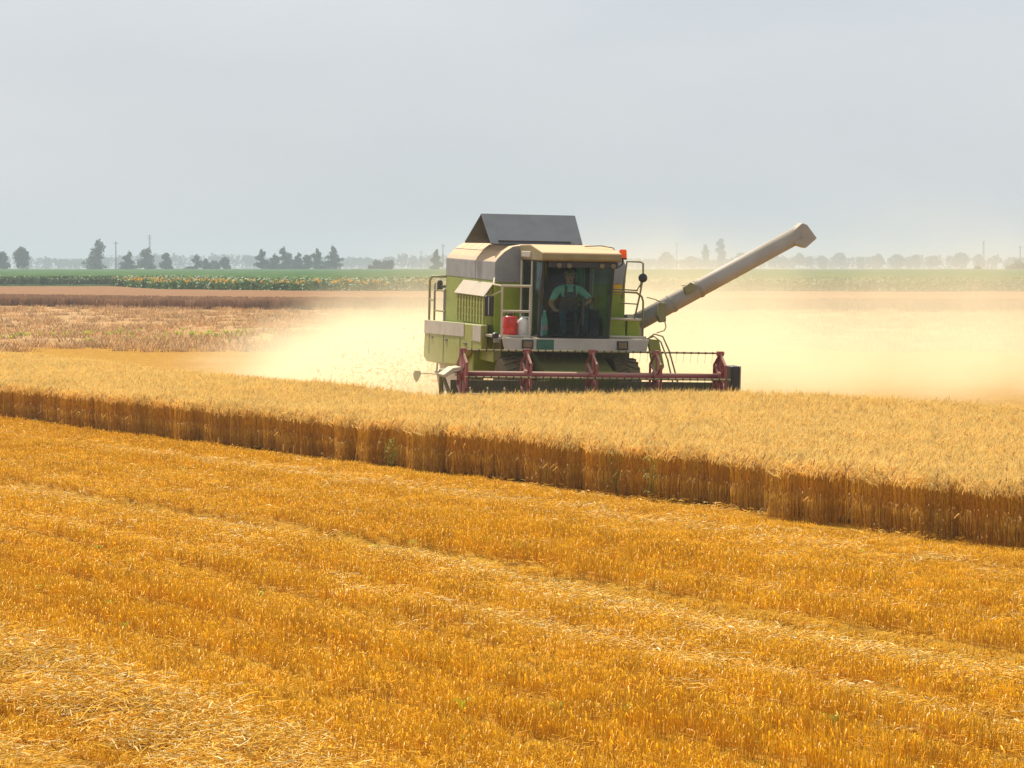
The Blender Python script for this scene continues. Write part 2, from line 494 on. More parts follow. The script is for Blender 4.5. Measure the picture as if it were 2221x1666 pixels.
grid_sheet('stubble_field', -45, 45, 12, 118.5, np.concatenate([np.linspace(-45, -9.2, 70), np.arange(-9, 9.01, 0.085), np.linspace(9.2, 45, 70)]), np.concatenate([np.linspace(12, 16.8, 12), np.arange(17, 42, 0.085), np.linspace(42.2, 118.5, 180)]), ground_z, M['stubble_soil'])
grid_sheet('rough_field', -160, 160, 117, 365, 160, 120, lambda X, Y: -0.03 + 0.05 * (vnoise(X, Y, 3.0, 5) - 0.5) + 0.03 * np.clip((Y - 122) / 5, 0, 1), M['rough_soil'])

# ------------------------------------------------------------------ standing wheat
def wheat_clump(seed, n=26, size=0.22, edge=False):
    r = np.random.default_rng(seed)
    S = Soup()
    for _ in range(n):
        x, y = r.uniform(-size / 2, size / 2, 2)
        hh = r.normal(0.585, 0.035)
        lean = r.normal(0, 0.035, 2) + np.array((0.02, -0.012))
        p0 = np.array((x, y, -0.02)); p1 = np.array((x + lean[0] * 0.4, y + lean[1] * 0.4, hh * 0.5)); p2 = np.array((x + lean[0], y + lean[1], hh * 0.92))
        S.prism(p0, p1, 0.0026, 0.0024, 0); S.prism(p1, p2, 0.0024, 0.0018, 0)
        # ear: bends over to one side
        az = r.normal(0.4, 1.2); d = np.array((math.cos(az), math.sin(az), 0.0))
        droop = r.uniform(0.1, 1.0)
        L = r.uniform(0.075, 0.105)
        a = p2; prev = a
        dirs = [np.array((0, 0, 1.0)) * (1 - droop * k) + d * (0.25 + droop * k * 1.1) for k in (0.25, 0.6, 0.95)]
        em = 1 if r.random() < 0.87 else 2
        rad = [0.0035, 0.0075, 0.0065, 0.0025]
        pos = [a]
        for q in dirs:
            q = q / np.linalg.norm(q); pos.append(pos[-1] + q * L / 3)
        for k in range(3):
            S.prism(pos[k], pos[k + 1], rad[k], rad[k + 1], em, 4)
        # awns
        for k in range(5):
            b = pos[1 + k % 3]; q = dirs[min(2, k % 3)] / np.linalg.norm(dirs[min(2, k % 3)])
            e = b + q * r.uniform(0.05, 0.085) + r.normal(0, 0.022, 3)
            sd = np.cross(q, r.normal(0, 1, 3)); sd /= np.linalg.norm(sd)
            S.tris([b - sd * 0.0016, b + sd * 0.0016, e], [(0, 1, 2)], em)
        if r.random() < 0.4:      # a dry leaf
            zl = r.uniform(0.06, 0.50) * hh / 0.6; az = r.uniform(0, 6.28); d = np.array((math.cos(az), math.sin(az), 0))
            sd = np.array((-d[1], d[0], 0)); b = p0 + (p1 - p0) * zl / (hh * 0.5) if zl < hh * 0.5 else p1
            S.blade([b, b + d * 0.02 + (0, 0, 0.04), b + d * 0.05 + (0, 0, 0.01), b + d * 0.06 + (0, 0, -0.09)], [0.002, 0.003, 0.003, 0.001], sd, 3)
    if edge:                      # broken stalks leaning out of the cut edge
        for _ in range(int(r.random() < 0.3)):
            x, y = r.uniform(-size / 2, size / 2, 2); az = r.uniform(0, 6.28); lean = r.uniform(0.10, 0.45); hh = r.uniform(0.25, 0.5)
            p0 = np.array((x, y, -0.02)); p2 = np.array((x + math.cos(az) * lean, y + math.sin(az) * lean, hh))
            S.prism(p0, p2, 0.0026, 0.0018, 3)
            q = p2 + np.array((math.cos(az) * 0.06, math.sin(az) * 0.06, -0.05)); S.prism(p2, q, 0.008, 0.003, 1, 4)
    return S.mesh('wheat_clump', [M['stem'], M['ear'], M['ear_dark'], M['leafdry']])

def in_poly(x, y, poly):
    inside = np.zeros(len(x), bool); n = len(poly)
    for i in range(n):
        x0, y0 = poly[i]; x1, y1 = poly[(i + 1) % n]
        c = ((y0 > y) != (y1 > y)) & (x < (x1 - x0) * (y - y0) / (y1 - y0 + 1e-12) + x0)
        inside ^= c
    return inside

WHEAT = [(13.8, 18.8), (-27.8, 98.0), (-18.2, 98.0), (-1.50, 58.9), (3.95, 60.2), (4.35, 59.4), (8.2, 52.8), (17.5, 37.0), (24, 26)]
sp = 0.20
xs = np.arange(-30, 26, sp); ys = np.arange(18, 99, sp)
GX, GY = np.meshgrid(xs, ys)
GX = GX.ravel() + RNG.uniform(-0.5, 0.5, GX.size) * sp; GY = GY.ravel() + RNG.uniform(-0.5, 0.5, GY.size) * sp
P_, T_ = to_pt(GX, GY)
# the cut edge wanders a little and has a nick near its right end
wander = 0.14 * (vnoise(T_, T_ * 0, 3.1, 9) - 0.5) + 0.20 * (vnoise(T_, T_ * 0, 0.7, 11) - 0.5)
nick = 0.28 * (T_ < 4.5) + 0.16
ok = in_poly(GX - EN[0] * 0.6 * (P_ > -1), GY - EN[1] * 0.6 * (P_ > -1), WHEAT) & (P_ < wander + nick)
# only what lies in and a little beyond the frame
ok &= np.abs(GX) < 0.20 * GY + 3.5
GX, GY, P_, T_ = GX[ok], GY[ok], P_[ok], T_[ok]
N = len(GX)
hs = 0.98 + 0.12 * vnoise(GX, GY, 2.6, 21) + 0.05 * (vnoise(GX, GY, 0.6, 22) - 0.5)
vi = RNG.integers(0, 10, N)
edge_m = P_ > -0.20
vi[edge_m] = RNG.integers(10, 18, edge_m.sum())
clumps = [wheat_clump(100 + i) for i in range(10)] + [wheat_clump(200 + i, 25, 0.20, True) for i in range(8)]
rot = np.zeros((N, 3)); rot[:, 2] = np.where(edge_m, RNG.uniform(-1.6, 1.6, N), RNG.normal(0, 0.7, N))
rot[:, 0] = RNG.normal(0, 0.03, N); rot[:, 1] = RNG.normal(0, 0.03, N)
scatter('standing_wheat', np.stack([GX, GY, np.zeros(N)], 1), rot, np.stack([np.ones(N), np.ones(N), hs], 1), vi, clumps)
tag(bpy.data.objects['standing_wheat'], 'standing ripe bearded wheat left uncut in a wedge before the combine', 'wheat')
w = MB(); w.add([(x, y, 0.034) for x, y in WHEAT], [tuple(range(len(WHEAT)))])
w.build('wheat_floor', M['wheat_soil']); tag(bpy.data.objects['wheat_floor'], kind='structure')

# ------------------------------------------------------------------ stubble, loose straw
def stubble_patch(seed, n=38, size=0.25):
    r = np.random.default_rng(seed); S = Soup()
    rows = int(round(size / 0.125))
    for i in range(n):
        x = r.uniform(-size / 2, size / 2); y = (r.integers(0, rows) + 0.5) * 0.125 - size / 2 + r.normal(0, 0.018)
        hh = max(0.03, r.normal(0.068, 0.013)); lean = r.normal(0, 0.022, 2)
        S.prism((x, y, -0.02), (x + lean[0], y + lean[1], hh), 0.0024, 0.0022, 0)
        if r.random() < 0.35:
            az = r.uniform(0, 6.28); d = np.array((math.cos(az), math.sin(az), 0)); b = np.array((x, y, hh * r.uniform(0.4, 0.9)))
            S.blade([b, b + d * 0.03 + (0, 0, 0.015), b + d * 0.06 - (0, 0, 0.03)], [0.003, 0.004, 0.001], (-d[1], d[0], 0), 0)
    for i in range(4):
        x, y = r.uniform(-size / 2, size / 2, 2); az = r.uniform(0, 3.14); L = r.uniform(0.03, 0.10); z = r.uniform(0.005, 0.05)
        d = np.array((math.cos(az), math.sin(az), r.normal(0, 0.2))) * L / 2
        S.prism(np.array((x, y, z)) - d, np.array((x, y, z)) + d, 0.0028, 0.0024, 1)
    return S.mesh('stubble_patch', [M['stubble'], M['straw']])

def straw_patch(seed, n=70, size=0.5, high=0.05, bright=0.12, long=0.16):
    r = np.random.default_rng(seed); S = Soup()
    for i in range(n):
        x, y = r.normal(0, size / 3.2, 2); az = r.uniform(0, 3.14); L = r.uniform(0.03, long); z = abs(r.normal(0, high)) + 0.006
        d = np.array((math.cos(az), math.sin(az), r.normal(0, 0.25))) * L / 2
        m = 1 if r.random() < bright else 0
        c = np.array((x, y, z))
        if r.random() < 0.35:
            sd = np.cross(d, (r.normal(0, .5), r.normal(0, .5), 1.0)); sd /= np.linalg.norm(sd) + 1e-9
            S.blade([c - d, c + d * 0.1 + (0, 0, 0.004), c + d], [0.003, 0.0045, 0.002], sd, m)
        else:
            S.prism(c - d, c + d, 0.0030, 0.0026, m)
    return S.mesh('straw_patch', [M['straw'], M['strawbright']])

sp = 0.235
ts = np.arange(-24, 70, sp); ps = np.arange(0.15, 30, sp)
TT, PP = np.meshgrid(ts, ps); TT = TT.ravel() + RNG.uniform(-0.06, 0.06, TT.size); PP = PP.ravel() + RNG.normal(0, 0.02, PP.size)
XY = EA + np.outer(PP, EN) + np.outer(TT, EV)
X, Y = XY[:, 0], XY[:, 1]
q = PP + wob(TT) * np.clip((PP - 1) / 3, 0, 1)
keep = (PP > 0.45 + 0.28 * (TT < 4.5)) & (Y > 16) & (Y < 92) & (np.abs(X) < 0.19 * Y + 2.0)
# stubble is pressed flat in the wheel tracks and buried under the windrow
box_ = lambda a_, b_: np.clip((q - a_) / 0.08, 0, 1) * np.clip((b_ - q) / 0.2, 0, 1)
tf = np.clip((9 - TT) / 6, 0.15, 1)
lift = np.maximum.reduce([2.2 * box_(5.35, 5.95) * tf, 0.8 * box_(7.5, 7.95) * tf, box_(13.5, 14.0), 1.6 * box_(10.1, 10.38), 1.6 * box_(8.75, 9.0), 1.2 * box_(9.5, 9.7), box_(10.95, 11.2)])
flat = np.maximum.reduce([box_(5.95, 6.75) * tf, 0.6 * box_(7.95, 8.45) * np.clip((0 - TT) / 4, 0, 1), box_(14.0, 14.5), 0.8 * gauss(q, 13.1, 0.5), 0.95 * box_(10.38, 10.62), 0.95 * box_(9.0, 9.22), 0.9 * box_(9.7, 9.85), 0.8 * box_(11.2, 11.38), 0.5 * gauss(q, 2.0, 0.3)])
keep &= RNG.uniform(0, 1, len(X)) > flat * 0.95
X, Y, flat, lift = X[keep], Y[keep], flat[keep], lift[keep]; N = len(X)
stub_meshes = [stubble_patch(300 + i) for i in range(8)]
rot = np.zeros((N, 3)); rot[:, 2] = EDGE_ANG + math.pi * RNG.integers(0, 2, N) + RNG.normal(0, 0.04, N)
pp_, tt_ = to_pt(X, Y)
row = vnoise(pp_, tt_ * 0.03, 0.42, 35) * 0.6 + vnoise(pp_, tt_ * 0.02, 1.3, 36) * 0.4
hz = (0.45 + 1.1 * row) * (0.62 + 0.5 * vnoise(X, Y, 1.7, 31) + 0.4 * vnoise(X, Y, 0.45, 33)) * (1 - 0.45 * flat) * (1 + 0.35 * lift)
scatter('stubble', np.stack([X, Y, ground_z(X, Y)], 1), rot, np.stack([np.ones(N), np.ones(N), hz], 1), RNG.integers(0, 8, N), stub_meshes)
tag(bpy.data.objects['stubble'], 'short golden cereal stubble standing in drill rows across the foreground', 'stubble')

def straw_points(n, pc, pw, t0, t1):
    p = RNG.normal(pc, pw, n); t = RNG.uniform(t0, t1, n)
    p = p - wob(t) * np.clip((p - 1) / 3, 0, 1)
    xy = EA + np.outer(p, EN) + np.outer(t, EV)
    return xy
def clip_xy(xy):
    k = (xy[:, 1] > 16) & (xy[:, 1] < 95) & (np.abs(xy[:, 0]) < 0.19 * xy[:, 1] + 2)
    p, _ = to_pt(xy[:, 0], xy[:, 1])
    return xy[k & (p > 0.15)]
thin = [straw_patch(400 + i, 34, 0.5, 0.022, 0.08, 0.11) for i in range(6)]
thick = [straw_patch(420 + i, 150, 0.45, 0.05, 0.16, 0.11) for i in range(6)]
thin_pale = [straw_patch(440 + i, 44, 0.45, 0.025, 0.42, 0.10) for i in range(6)]
sets = [straw_points(1300, 6.5, 0.18, -20, 3), straw_points(500, 6.9, 0.14, -20, 0), straw_points(160, 6.45, 0.3, 3, 14), straw_points(520, 8.25, 0.25, -22, -3), straw_points(150, 8.0, 0.5, -6, 12), straw_points(520, 2.0, 0.35, -8, 22), straw_points(250, 4.0, 0.5, -12, 20), straw_points(170, 14.2, 0.2, -22, 0)]
a = np.vstack(sets); kp = vnoise(a[:, 0], a[:, 1], 0.9, 41) > 0.25; a = clip_xy(a[kp])
b = straw_points(640, 12.95, 0.24, -24, 4)
_, tb_ = to_pt(b[:, 0], b[:, 1]); b = clip_xy(b - np.outer(0.065 * (tb_ + 4), EN))
c_ = np.stack([RNG.uniform(-16, 16, 9000), RNG.uniform(16, 80, 9000)], 1)
c_ = c_[vnoise(c_[:, 0], c_[:, 1], 1.3, 44) > 0.30]; c_ = clip_xy(c_)
pts = np.vstack([a, b, c_]); N = len(pts)
idx = np.concatenate([np.where(RNG.uniform(0, 1, len(a)) < 0.6, RNG.integers(12, 18, len(a)), RNG.integers(0, 6, len(a))), RNG.integers(6, 12, len(b)), RNG.integers(0, 6, len(c_))])
zz = ground_z(pts[:, 0], pts[:, 1]) + np.concatenate([np.full(len(a), 0.015), RNG.uniform(0, 0.07, len(b)), RNG.uniform(0.0, 0.04, len(c_))])
rot = np.zeros((N, 3)); rot[:, 2] = RNG.uniform(0, 6.28, N)
sc = RNG.uniform(0.75, 1.25, N)
scatter('loose_straw', np.stack([pts[:, 0], pts[:, 1], zz], 1), rot, np.stack([sc, sc, sc], 1), idx, thin + thick + thin_pale)
tag(bpy.data.objects['loose_straw'], 'pale loose straw and chaff strewn along the wheel tracks', 'straw')

def clod(seed):
    r = np.random.default_rng(seed); m = MB(); m.ball((0, 0, 0.02), 0.06, 8, 6)
    V = np.array(m.v); V = V * (1 + r.normal(0, 0.16, (len(V), 1))) * (1.2, 0.9, 0.6)
    m.v = [tuple(p) for p in V]
    return m.mesh('clod', M['clod'])
M['clod'] = soil('dark_soil_clod', (0.13, 0.075, 0.025), (0.22, 0.13, 0.045), 20, 0.6, 40)
kx = straw_points(20, 12.75, 0.16, -7.5, -1.5); kx = clip_xy(kx); N = len(kx)
rot = np.zeros((N, 3)); rot[:, 2] = RNG.uniform(0, 6.28, N); sc = RNG.uniform(0.35, 0.95, N)
scatter('loose_soil', np.stack([kx[:, 0], kx[:, 1], ground_z(kx[:, 0], kx[:, 1]) + 0.075], 1), rot, np.stack([sc] * 3, 1), RNG.integers(0, 4, N), [clod(550 + i) for i in range(4)])
tag(bpy.data.objects['loose_soil'], 'dark crumbs of soil lying in the straw at the lower left', 'soil')

def weed_tuft(seed, hh=0.14, n=9):
    r = np.random.default_rng(seed); S = Soup()
    for i in range(n):
        az = r.uniform(0, 6.28); d = np.array((math.cos(az), math.sin(az), 0)); k = r.uniform(0.6, 1.0) * hh
        sd = np.array((-d[1], d[0], 0)); b = d * 0.01
        S.blade([b, b + d * k * 0.25 + (0, 0, k * 0.6), b + d * k * 0.55 + (0, 0, k * 0.85), b + d * k * 0.85 + (0, 0, k * 0.7)], [0.004, 0.012, 0.010, 0.001], sd, 0)
    return S.mesh('weed_tuft', [M['weed']])
wx = []
for pc, pw, n, t0, t1 in ((9.3, 0.35, 26, -14, 22), (10.6, 0.4, 22, -16, 18), (6.0, 0.25, 8, -15, 5), (3.5, 2.5, 26, -10, 28), (11, 3, 40, -20, 25)):
    wx.append(straw_points(n, pc, pw, t0, t1))
wx = clip_xy(np.vstack(wx)); N = len(wx)
rot = np.zeros((N, 3)); rot[:, 2] = RNG.uniform(0, 6.28, N); sc = RNG.uniform(0.3, 0.8, N)
scatter('green_weeds', np.stack([wx[:, 0], wx[:, 1], ground_z(wx[:, 0], wx[:, 1])], 1), rot, np.stack([sc] * 3, 1), RNG.integers(0, 4, N), [weed_tuft(500 + i) for i in range(4)])
tag(bpy.data.objects['green_weeds'], 'small bright green weed seedlings dotted through the stubble', 'weeds')

# a few tall weeds that grow in the cut edge of the wheat
def tall_weed(p, t, hh, label, seed):
    r = np.random.default_rng(seed)
    x, y = pt(p, t)
    root = empty('tall_weed', (x, y, 0.0)); tag(root, label, 'weed', 'weeds in the cut edge of the wheat')
    S = Soup()
    for k in range(5):
        az = r.uniform(0, 6.28); top = np.array((math.cos(az) * 0.10, math.sin(az) * 0.10, hh * r.uniform(0.7, 1)))
        S.prism((0, 0, 0), top, 0.005, 0.003, 0)
    link_mesh('stem', S.mesh('stem', [M['edgeweed']]), root)
    S = Soup()
    for k in range(30):
        az = r.uniform(0, 6.28); d = np.array((math.cos(az), math.sin(az), 0)); b = d * r.uniform(0.01, 0.10) + np.array((0, 0, r.uniform(0.15, 1.0) * hh)); L = r.uniform(0.06, 0.13)
        S.blade([b, b + d * L * 0.4 + (0, 0, L * 0.4), b + d * L * 0.8 + (0, 0, L * 0.35), b + d * L + (0, 0, 0)], [0.002, 0.008, 0.006, 0.001], (-d[1], d[0], 0), 0)
    link_mesh('foliage', S.mesh('foliage', [M['edgeweed']]), root)
tall_weed(0.20, 8.3, 0.62, 'leafy yellowish green weed as tall as the wheat at its cut edge, below the header', 1)
tall_weed(0.22, 7.4, 0.54, 'thinner green weed in the wheat edge, nearer the nick than its tall neighbour', 2)
tall_weed(0.18, 15.0, 0.42, 'low green weed in the shaded wheat edge left below the combine', 3)

# ------------------------------------------------------------------ fields behind: far stubble tufts, far wheat, sunflowers, green crop
M['rough_tuft'] = leafy('rough_stubble', (0.54, 0.32, 0.12), (0.80, 0.54, 0.26), 5.0, 0.4, rand=0.3)
def rough_clump(seed):
    r = np.random.default_rng(seed); S = Soup()
    for i in range(26):
        x, y = r.normal(0, 0.16, 2); az = r.uniform(0, 6.28); k = r.uniform(0.05, 0.22)
        S.prism((x, y, -0.03), (x + math.cos(az) * k * 0.8, y + math.sin(az) * k * 0.8, k), 0.010, 0.006, 0)
    return S.mesh('rough_clump', [M['rough_tuft']])
n0 = 15000
xy = np.stack([RNG.uniform(-62, 62, n0), 112 + 116 * RNG.uniform(0, 1, n0) ** 1.3], 1)
xy = xy[(np.abs(xy[:, 0]) < 0.17 * xy[:, 1] + 5) & ((vnoise(xy[:, 0], xy[:, 1], 2.5, 61) > 0.35))]
N = len(xy); rot = np.zeros((N, 3)); rot[:, 2] = RNG.uniform(0, 6.28, N); sc = RNG.uniform(0.5, 1.5, N)
scatter('rough_stubble', np.stack([xy[:, 0], xy[:, 1], np.zeros(N)], 1), rot, np.stack([sc] * 3, 1), RNG.integers(0, 6, N), [rough_clump(600 + i) for i in range(6)])
tag(bpy.data.objects['rough_stubble'], 'rough pinkish brown stubble of the field behind the combine', 'stubble')
# weeds showing bright green in a band of that field
n0 = 420
xy = np.stack([RNG.uniform(-24, -3, n0), RNG.normal(136, 4.5, n0)], 1); xy = xy[vnoise(xy[:, 0], xy[:, 1], 3.0, 66) > 0.55]
N = len(xy); rot = np.zeros((N, 3)); rot[:, 2] = RNG.uniform(0, 6.28, N); sc = RNG.uniform(0.9, 1.9, N)
scatter('weed_patch', np.stack([xy[:, 0], xy[:, 1], np.zeros(N)], 1), rot, np.stack([sc] * 3, 1), RNG.integers(0, 3, N), [weed_tuft(520 + i) for i in range(3)])
tag(bpy.data.objects['weed_patch'], 'bright green weeds growing in a band of the rough stubble', 'weeds')

M['far_wheat'] = leafy('far_wheat', (0.31, 0.155, 0.072), (0.42, 0.225, 0.108), 0.8, 0.3, rand=0.2)
def crop_tuft(seed, hh, mats, n=26, w=0.35, r0=0.03, dark=0.0):
    r = np.random.default_rng(seed); S = Soup()
    for i in range(n):
        x, y = r.uniform(-w, w, 2); k = hh * r.uniform(0.85, 1.06)
        S.prism((x, y, -0.05), (x + r.normal(0, 0.05), y + r.normal(0, 0.05), k), r0, r0 * 0.6, 0)
    return S.mesh('crop_tuft', mats)
def strip_points(x0, x1, y0f, depth, step, ystep):
    out = []
    for k, yy in enumerate(np.arange(0, depth, ystep)):
        xs_ = np.arange(x0, x1, step * (1 + k * 0.08)); xs_ = xs_ + RNG.uniform(-0.5, 0.5, len(xs_)) * step
        out.append(np.stack([xs_, y0f(xs_) + yy + RNG.uniform(-0.5, 0.5, len(xs_)) * ystep, np.zeros(len(xs_))], 1))
    return np.vstack(out)
far_edge = lambda x: np.where(x < -19, 219 - 1.1 * (x + 19), 219 - 0.25 * (x + 19))
fw = strip_points(-75, 75, far_edge, 26, 0.55, 0.55)
N = len(fw); rot = np.zeros((N, 3)); rot[:, 2] = RNG.uniform(0, 6.28, N)
scatter('far_wheat', fw, rot, np.ones((N, 3)), RNG.integers(0, 4, N), [crop_tuft(700 + i, 0.62, [M['far_wheat']]) for i in range(4)])
tag(bpy.data.objects['far_wheat'], 'brown standing wheat of the next field, its dark cut edge facing us', 'wheat')
sf_edge = lambda x: np.interp(x, [-60, -45, -35.8, -27.2, -19.8, 0, 90], [460, 376, 334, 319, 310, 302, 300])
xs_ = np.linspace(-90, 90, 120); ys_ = np.linspace(0, 1, 60)
XX, YY = np.meshgrid(xs_, ys_)
YY2 = far_edge(XX) + 12 + YY * (np.minimum(sf_edge(XX), 376) - 1 - far_edge(XX) - 12)
ZZ = 0.56 + 0.06 * (vnoise(XX, YY2, 2.0, 71) - 0.5)
i = np.arange(59 * 120).reshape(59, 120)[:, :-1].ravel()
me = np_mesh('far_wheat_top', np.stack([XX.ravel(), YY2.ravel(), ZZ.ravel()], 1), [np.stack([i, i + 1, i + 121, i + 120], 1)], [M['far_wheat']])
tag(link_mesh('far_wheat_top', me), 'level top of the brown wheat field before the sunflowers', 'wheat', kind='stuff')

M['crop'] = leafy('green_crop', (0.030, 0.105, 0.016), (0.075, 0.19, 0.030), 0.25, 0.35, rand=0.3)
M['crop_light'] = leafy('light_green_crop', (0.12, 0.22, 0.05), (0.20, 0.30, 0.07), 0.25, 0.4, rand=0.3)
M['flower'] = leafy('sunflower_petals', (0.62, 0.28, 0.008), (0.80, 0.42, 0.015), 3.0, 0.4, rand=0.2)
def sunflower(seed, hh=1.45, flower=True, n=3):
    r = np.random.default_rng(seed); S = Soup()
    for _ in range(n):
        x, y = r.uniform(-0.4, 0.4, 2); k = hh * r.uniform(0.85, 1.08)
        S.prism((x, y, -0.05), (x, y, k), 0.02, 0.014, 0)
        for j in range(10):
            az = r.uniform(0, 6.28); d = np.array((math.cos(az), math.sin(az), 0)); b = np.array((x, y, k * r.uniform(0.25, 0.98))); L = r.uniform(0.18, 0.34)
            S.blade([b, b + d * L * 0.5 + (0, 0, 0.06), b + d * L + (0, 0, -0.08)], [0.02, 0.12, 0.02], (-d[1], d[0], 0.2), 0)
        if flower:
            c = np.array((x, y - 0.06, k)); an = np.arange(9) * 2 * math.pi / 9
            ring = np.stack([np.cos(an) * 0.10, -0.05 + 0 * an, np.sin(an) * 0.10], 1)
            S.tris(np.vstack([c, c + ring]), [(0, 1 + a_, 1 + (a_ + 1) % 9) for a_ in range(9)], 1)
    return S.mesh('sunflower_plants', [M['crop'], M['flower']])
sf_edge = lambda x: np.interp(x, [-60, -45, -35.8, -27.2, -19.8, 0, 90], [460, 376, 334, 319, 310, 302, 300])
sfp = strip_points(-46, 85, sf_edge, 82, 0.8, 1.15)
N = len(sfp); rot = np.zeros((N, 3)); rot[:, 2] = RNG.normal(0, 0.5, N)
flowery = np.clip(1.0 - (sfp[:, 1] - sf_edge(sfp[:, 0])) / 60, 0, 1) * (vnoise(sfp[:, 0], sfp[:, 1], 5, 77) > 0.3) * (sfp[:, 0] < 6)
pick = np.where(RNG.uniform(0, 1, N) < 0.32 * flowery, RNG.integers(0, 4, N), RNG.integers(4, 8, N))
scatter('sunflowers', sfp, rot, np.stack([np.ones(N)] * 2 + [RNG.uniform(0.9, 1.08, N)], 1), pick, [sunflower(800 + i) for i in range(4)] + [sunflower(810 + i, 1.58, False) for i in range(4)])
tag(bpy.data.objects['sunflowers'], 'band of yellow sunflowers in bloom along the far green field', 'sunflowers')

# green crop behind the sunflowers and, at the left, behind a grassy verge
def crop_z(X, Y): return 1.28 + 0.32 * vnoise(X, Y, 3.2, 81) + 0.18 * (vnoise(X, Y, 11, 82) - 0.5)
xs_ = np.linspace(-260, 260, 420); v_ = np.linspace(0, 1, 150) ** 1.6
XX, VV = np.meshgrid(xs_, v_)
y0 = np.where(XX < -46, 455, 392)
y0 = np.where((XX > -46) & (XX < -36), 455 + (XX + 46) / 10 * (392 - 455), y0)
YY = y0 + VV * (1185 - y0)
i = np.arange(149 * 420).reshape(149, 420)[:, :-1].ravel()
me = np_mesh('green_crop', np.stack([XX.ravel(), YY.ravel(), crop_z(XX, YY).ravel()], 1), [np.stack([i, i + 1, i + 421, i + 420], 1)], [M['crop']])
tag(link_mesh('green_crop', me), 'deep green leafy crop reaching back to the row of trees', 'crop', kind='stuff')
cr = strip_points(-75, -40, lambda x: 453 + 0 * x, 10, 0.6, 1.0)
N = len(cr); rot = np.zeros((N, 3)); rot[:, 2] = RNG.uniform(0, 6.28, N)
scatter('crop_edge', cr, rot, np.stack([np.ones(N)] * 2 + [RNG.uniform(0.85, 1.1, N)], 1), RNG.integers(0, 4, N), [sunflower(820 + i, 1.4, False, 4) for i in range(4)])
tag(bpy.data.objects['crop_edge'], 'dark leafy front edge of the green crop behind the grass verge', 'crop')
vg = strip_points(-78, -38, lambda x: np.full(len(x), 366.0), 86, 0.55, 1.3)
N = len(vg); rot = np.zeros((N, 3)); rot[:, 2] = RNG.uniform(0, 6.28, N)
scatter('grass_verge', vg, rot, np.stack([np.ones(N)] * 2 + [RNG.uniform(0.6, 1.3, N)], 1), RNG.integers(0, 3, N), [crop_tuft(840 + i, 0.30, [M['crop_light']], 26, 0.6, 0.05) for i in range(3)])
tag(bpy.data.objects['grass_verge'], 'light green grass verge before the dark crop at the left', 'grass')

# ------------------------------------------------------------------ trees
M['leaf'] = leafy('tree_leaves', (0.030, 0.055, 0.022), (0.065, 0.095, 0.034), 0.8, 0.3, rand=0.3)
M['leaf2'] = leafy('olive_tree_leaves', (0.055, 0.075, 0.025), (0.10, 0.12, 0.045), 0.8, 0.3, rand=0.3)
M['bark'] = plain('tree_bark', (0.06, 0.045, 0.03), 0.9, 0, 3)
def lobes_to_leaves(S, lobes, n, leaf, r, m=0):
    vol = np.array([a * b * c for (_, _, _, a, b, c) in lobes]) ** 0.66
    for _ in range(n):
        x, y, z, a, b, c = lobes[r.choice(len(lobes), p=vol / vol.sum())]
        d = r.normal(0, 1, 3); d /= np.linalg.norm(d); d *= r.uniform(0.35, 1.05)
        p = np.array((x + d[0] * a, y + d[1] * b, z + d[2] * c)); nn = d + r.normal(0, 0.7, 3); nn /= np.linalg.norm(nn)
        u_ = np.cross(nn, r.normal(0, 1, 3)); u_ /= np.linalg.norm(u_); w_ = np.cross(nn, u_); k = leaf * r.uniform(0.6, 1.3)
        S.tris([p - u_ * k, p + u_ * k * 0.6 + w_ * k * 0.6, p + u_ * k * 0.3 - w_ * k * 0.7, p + w_ * k * 1.1], [(0, 1, 2), (0, 3, 1)], m)
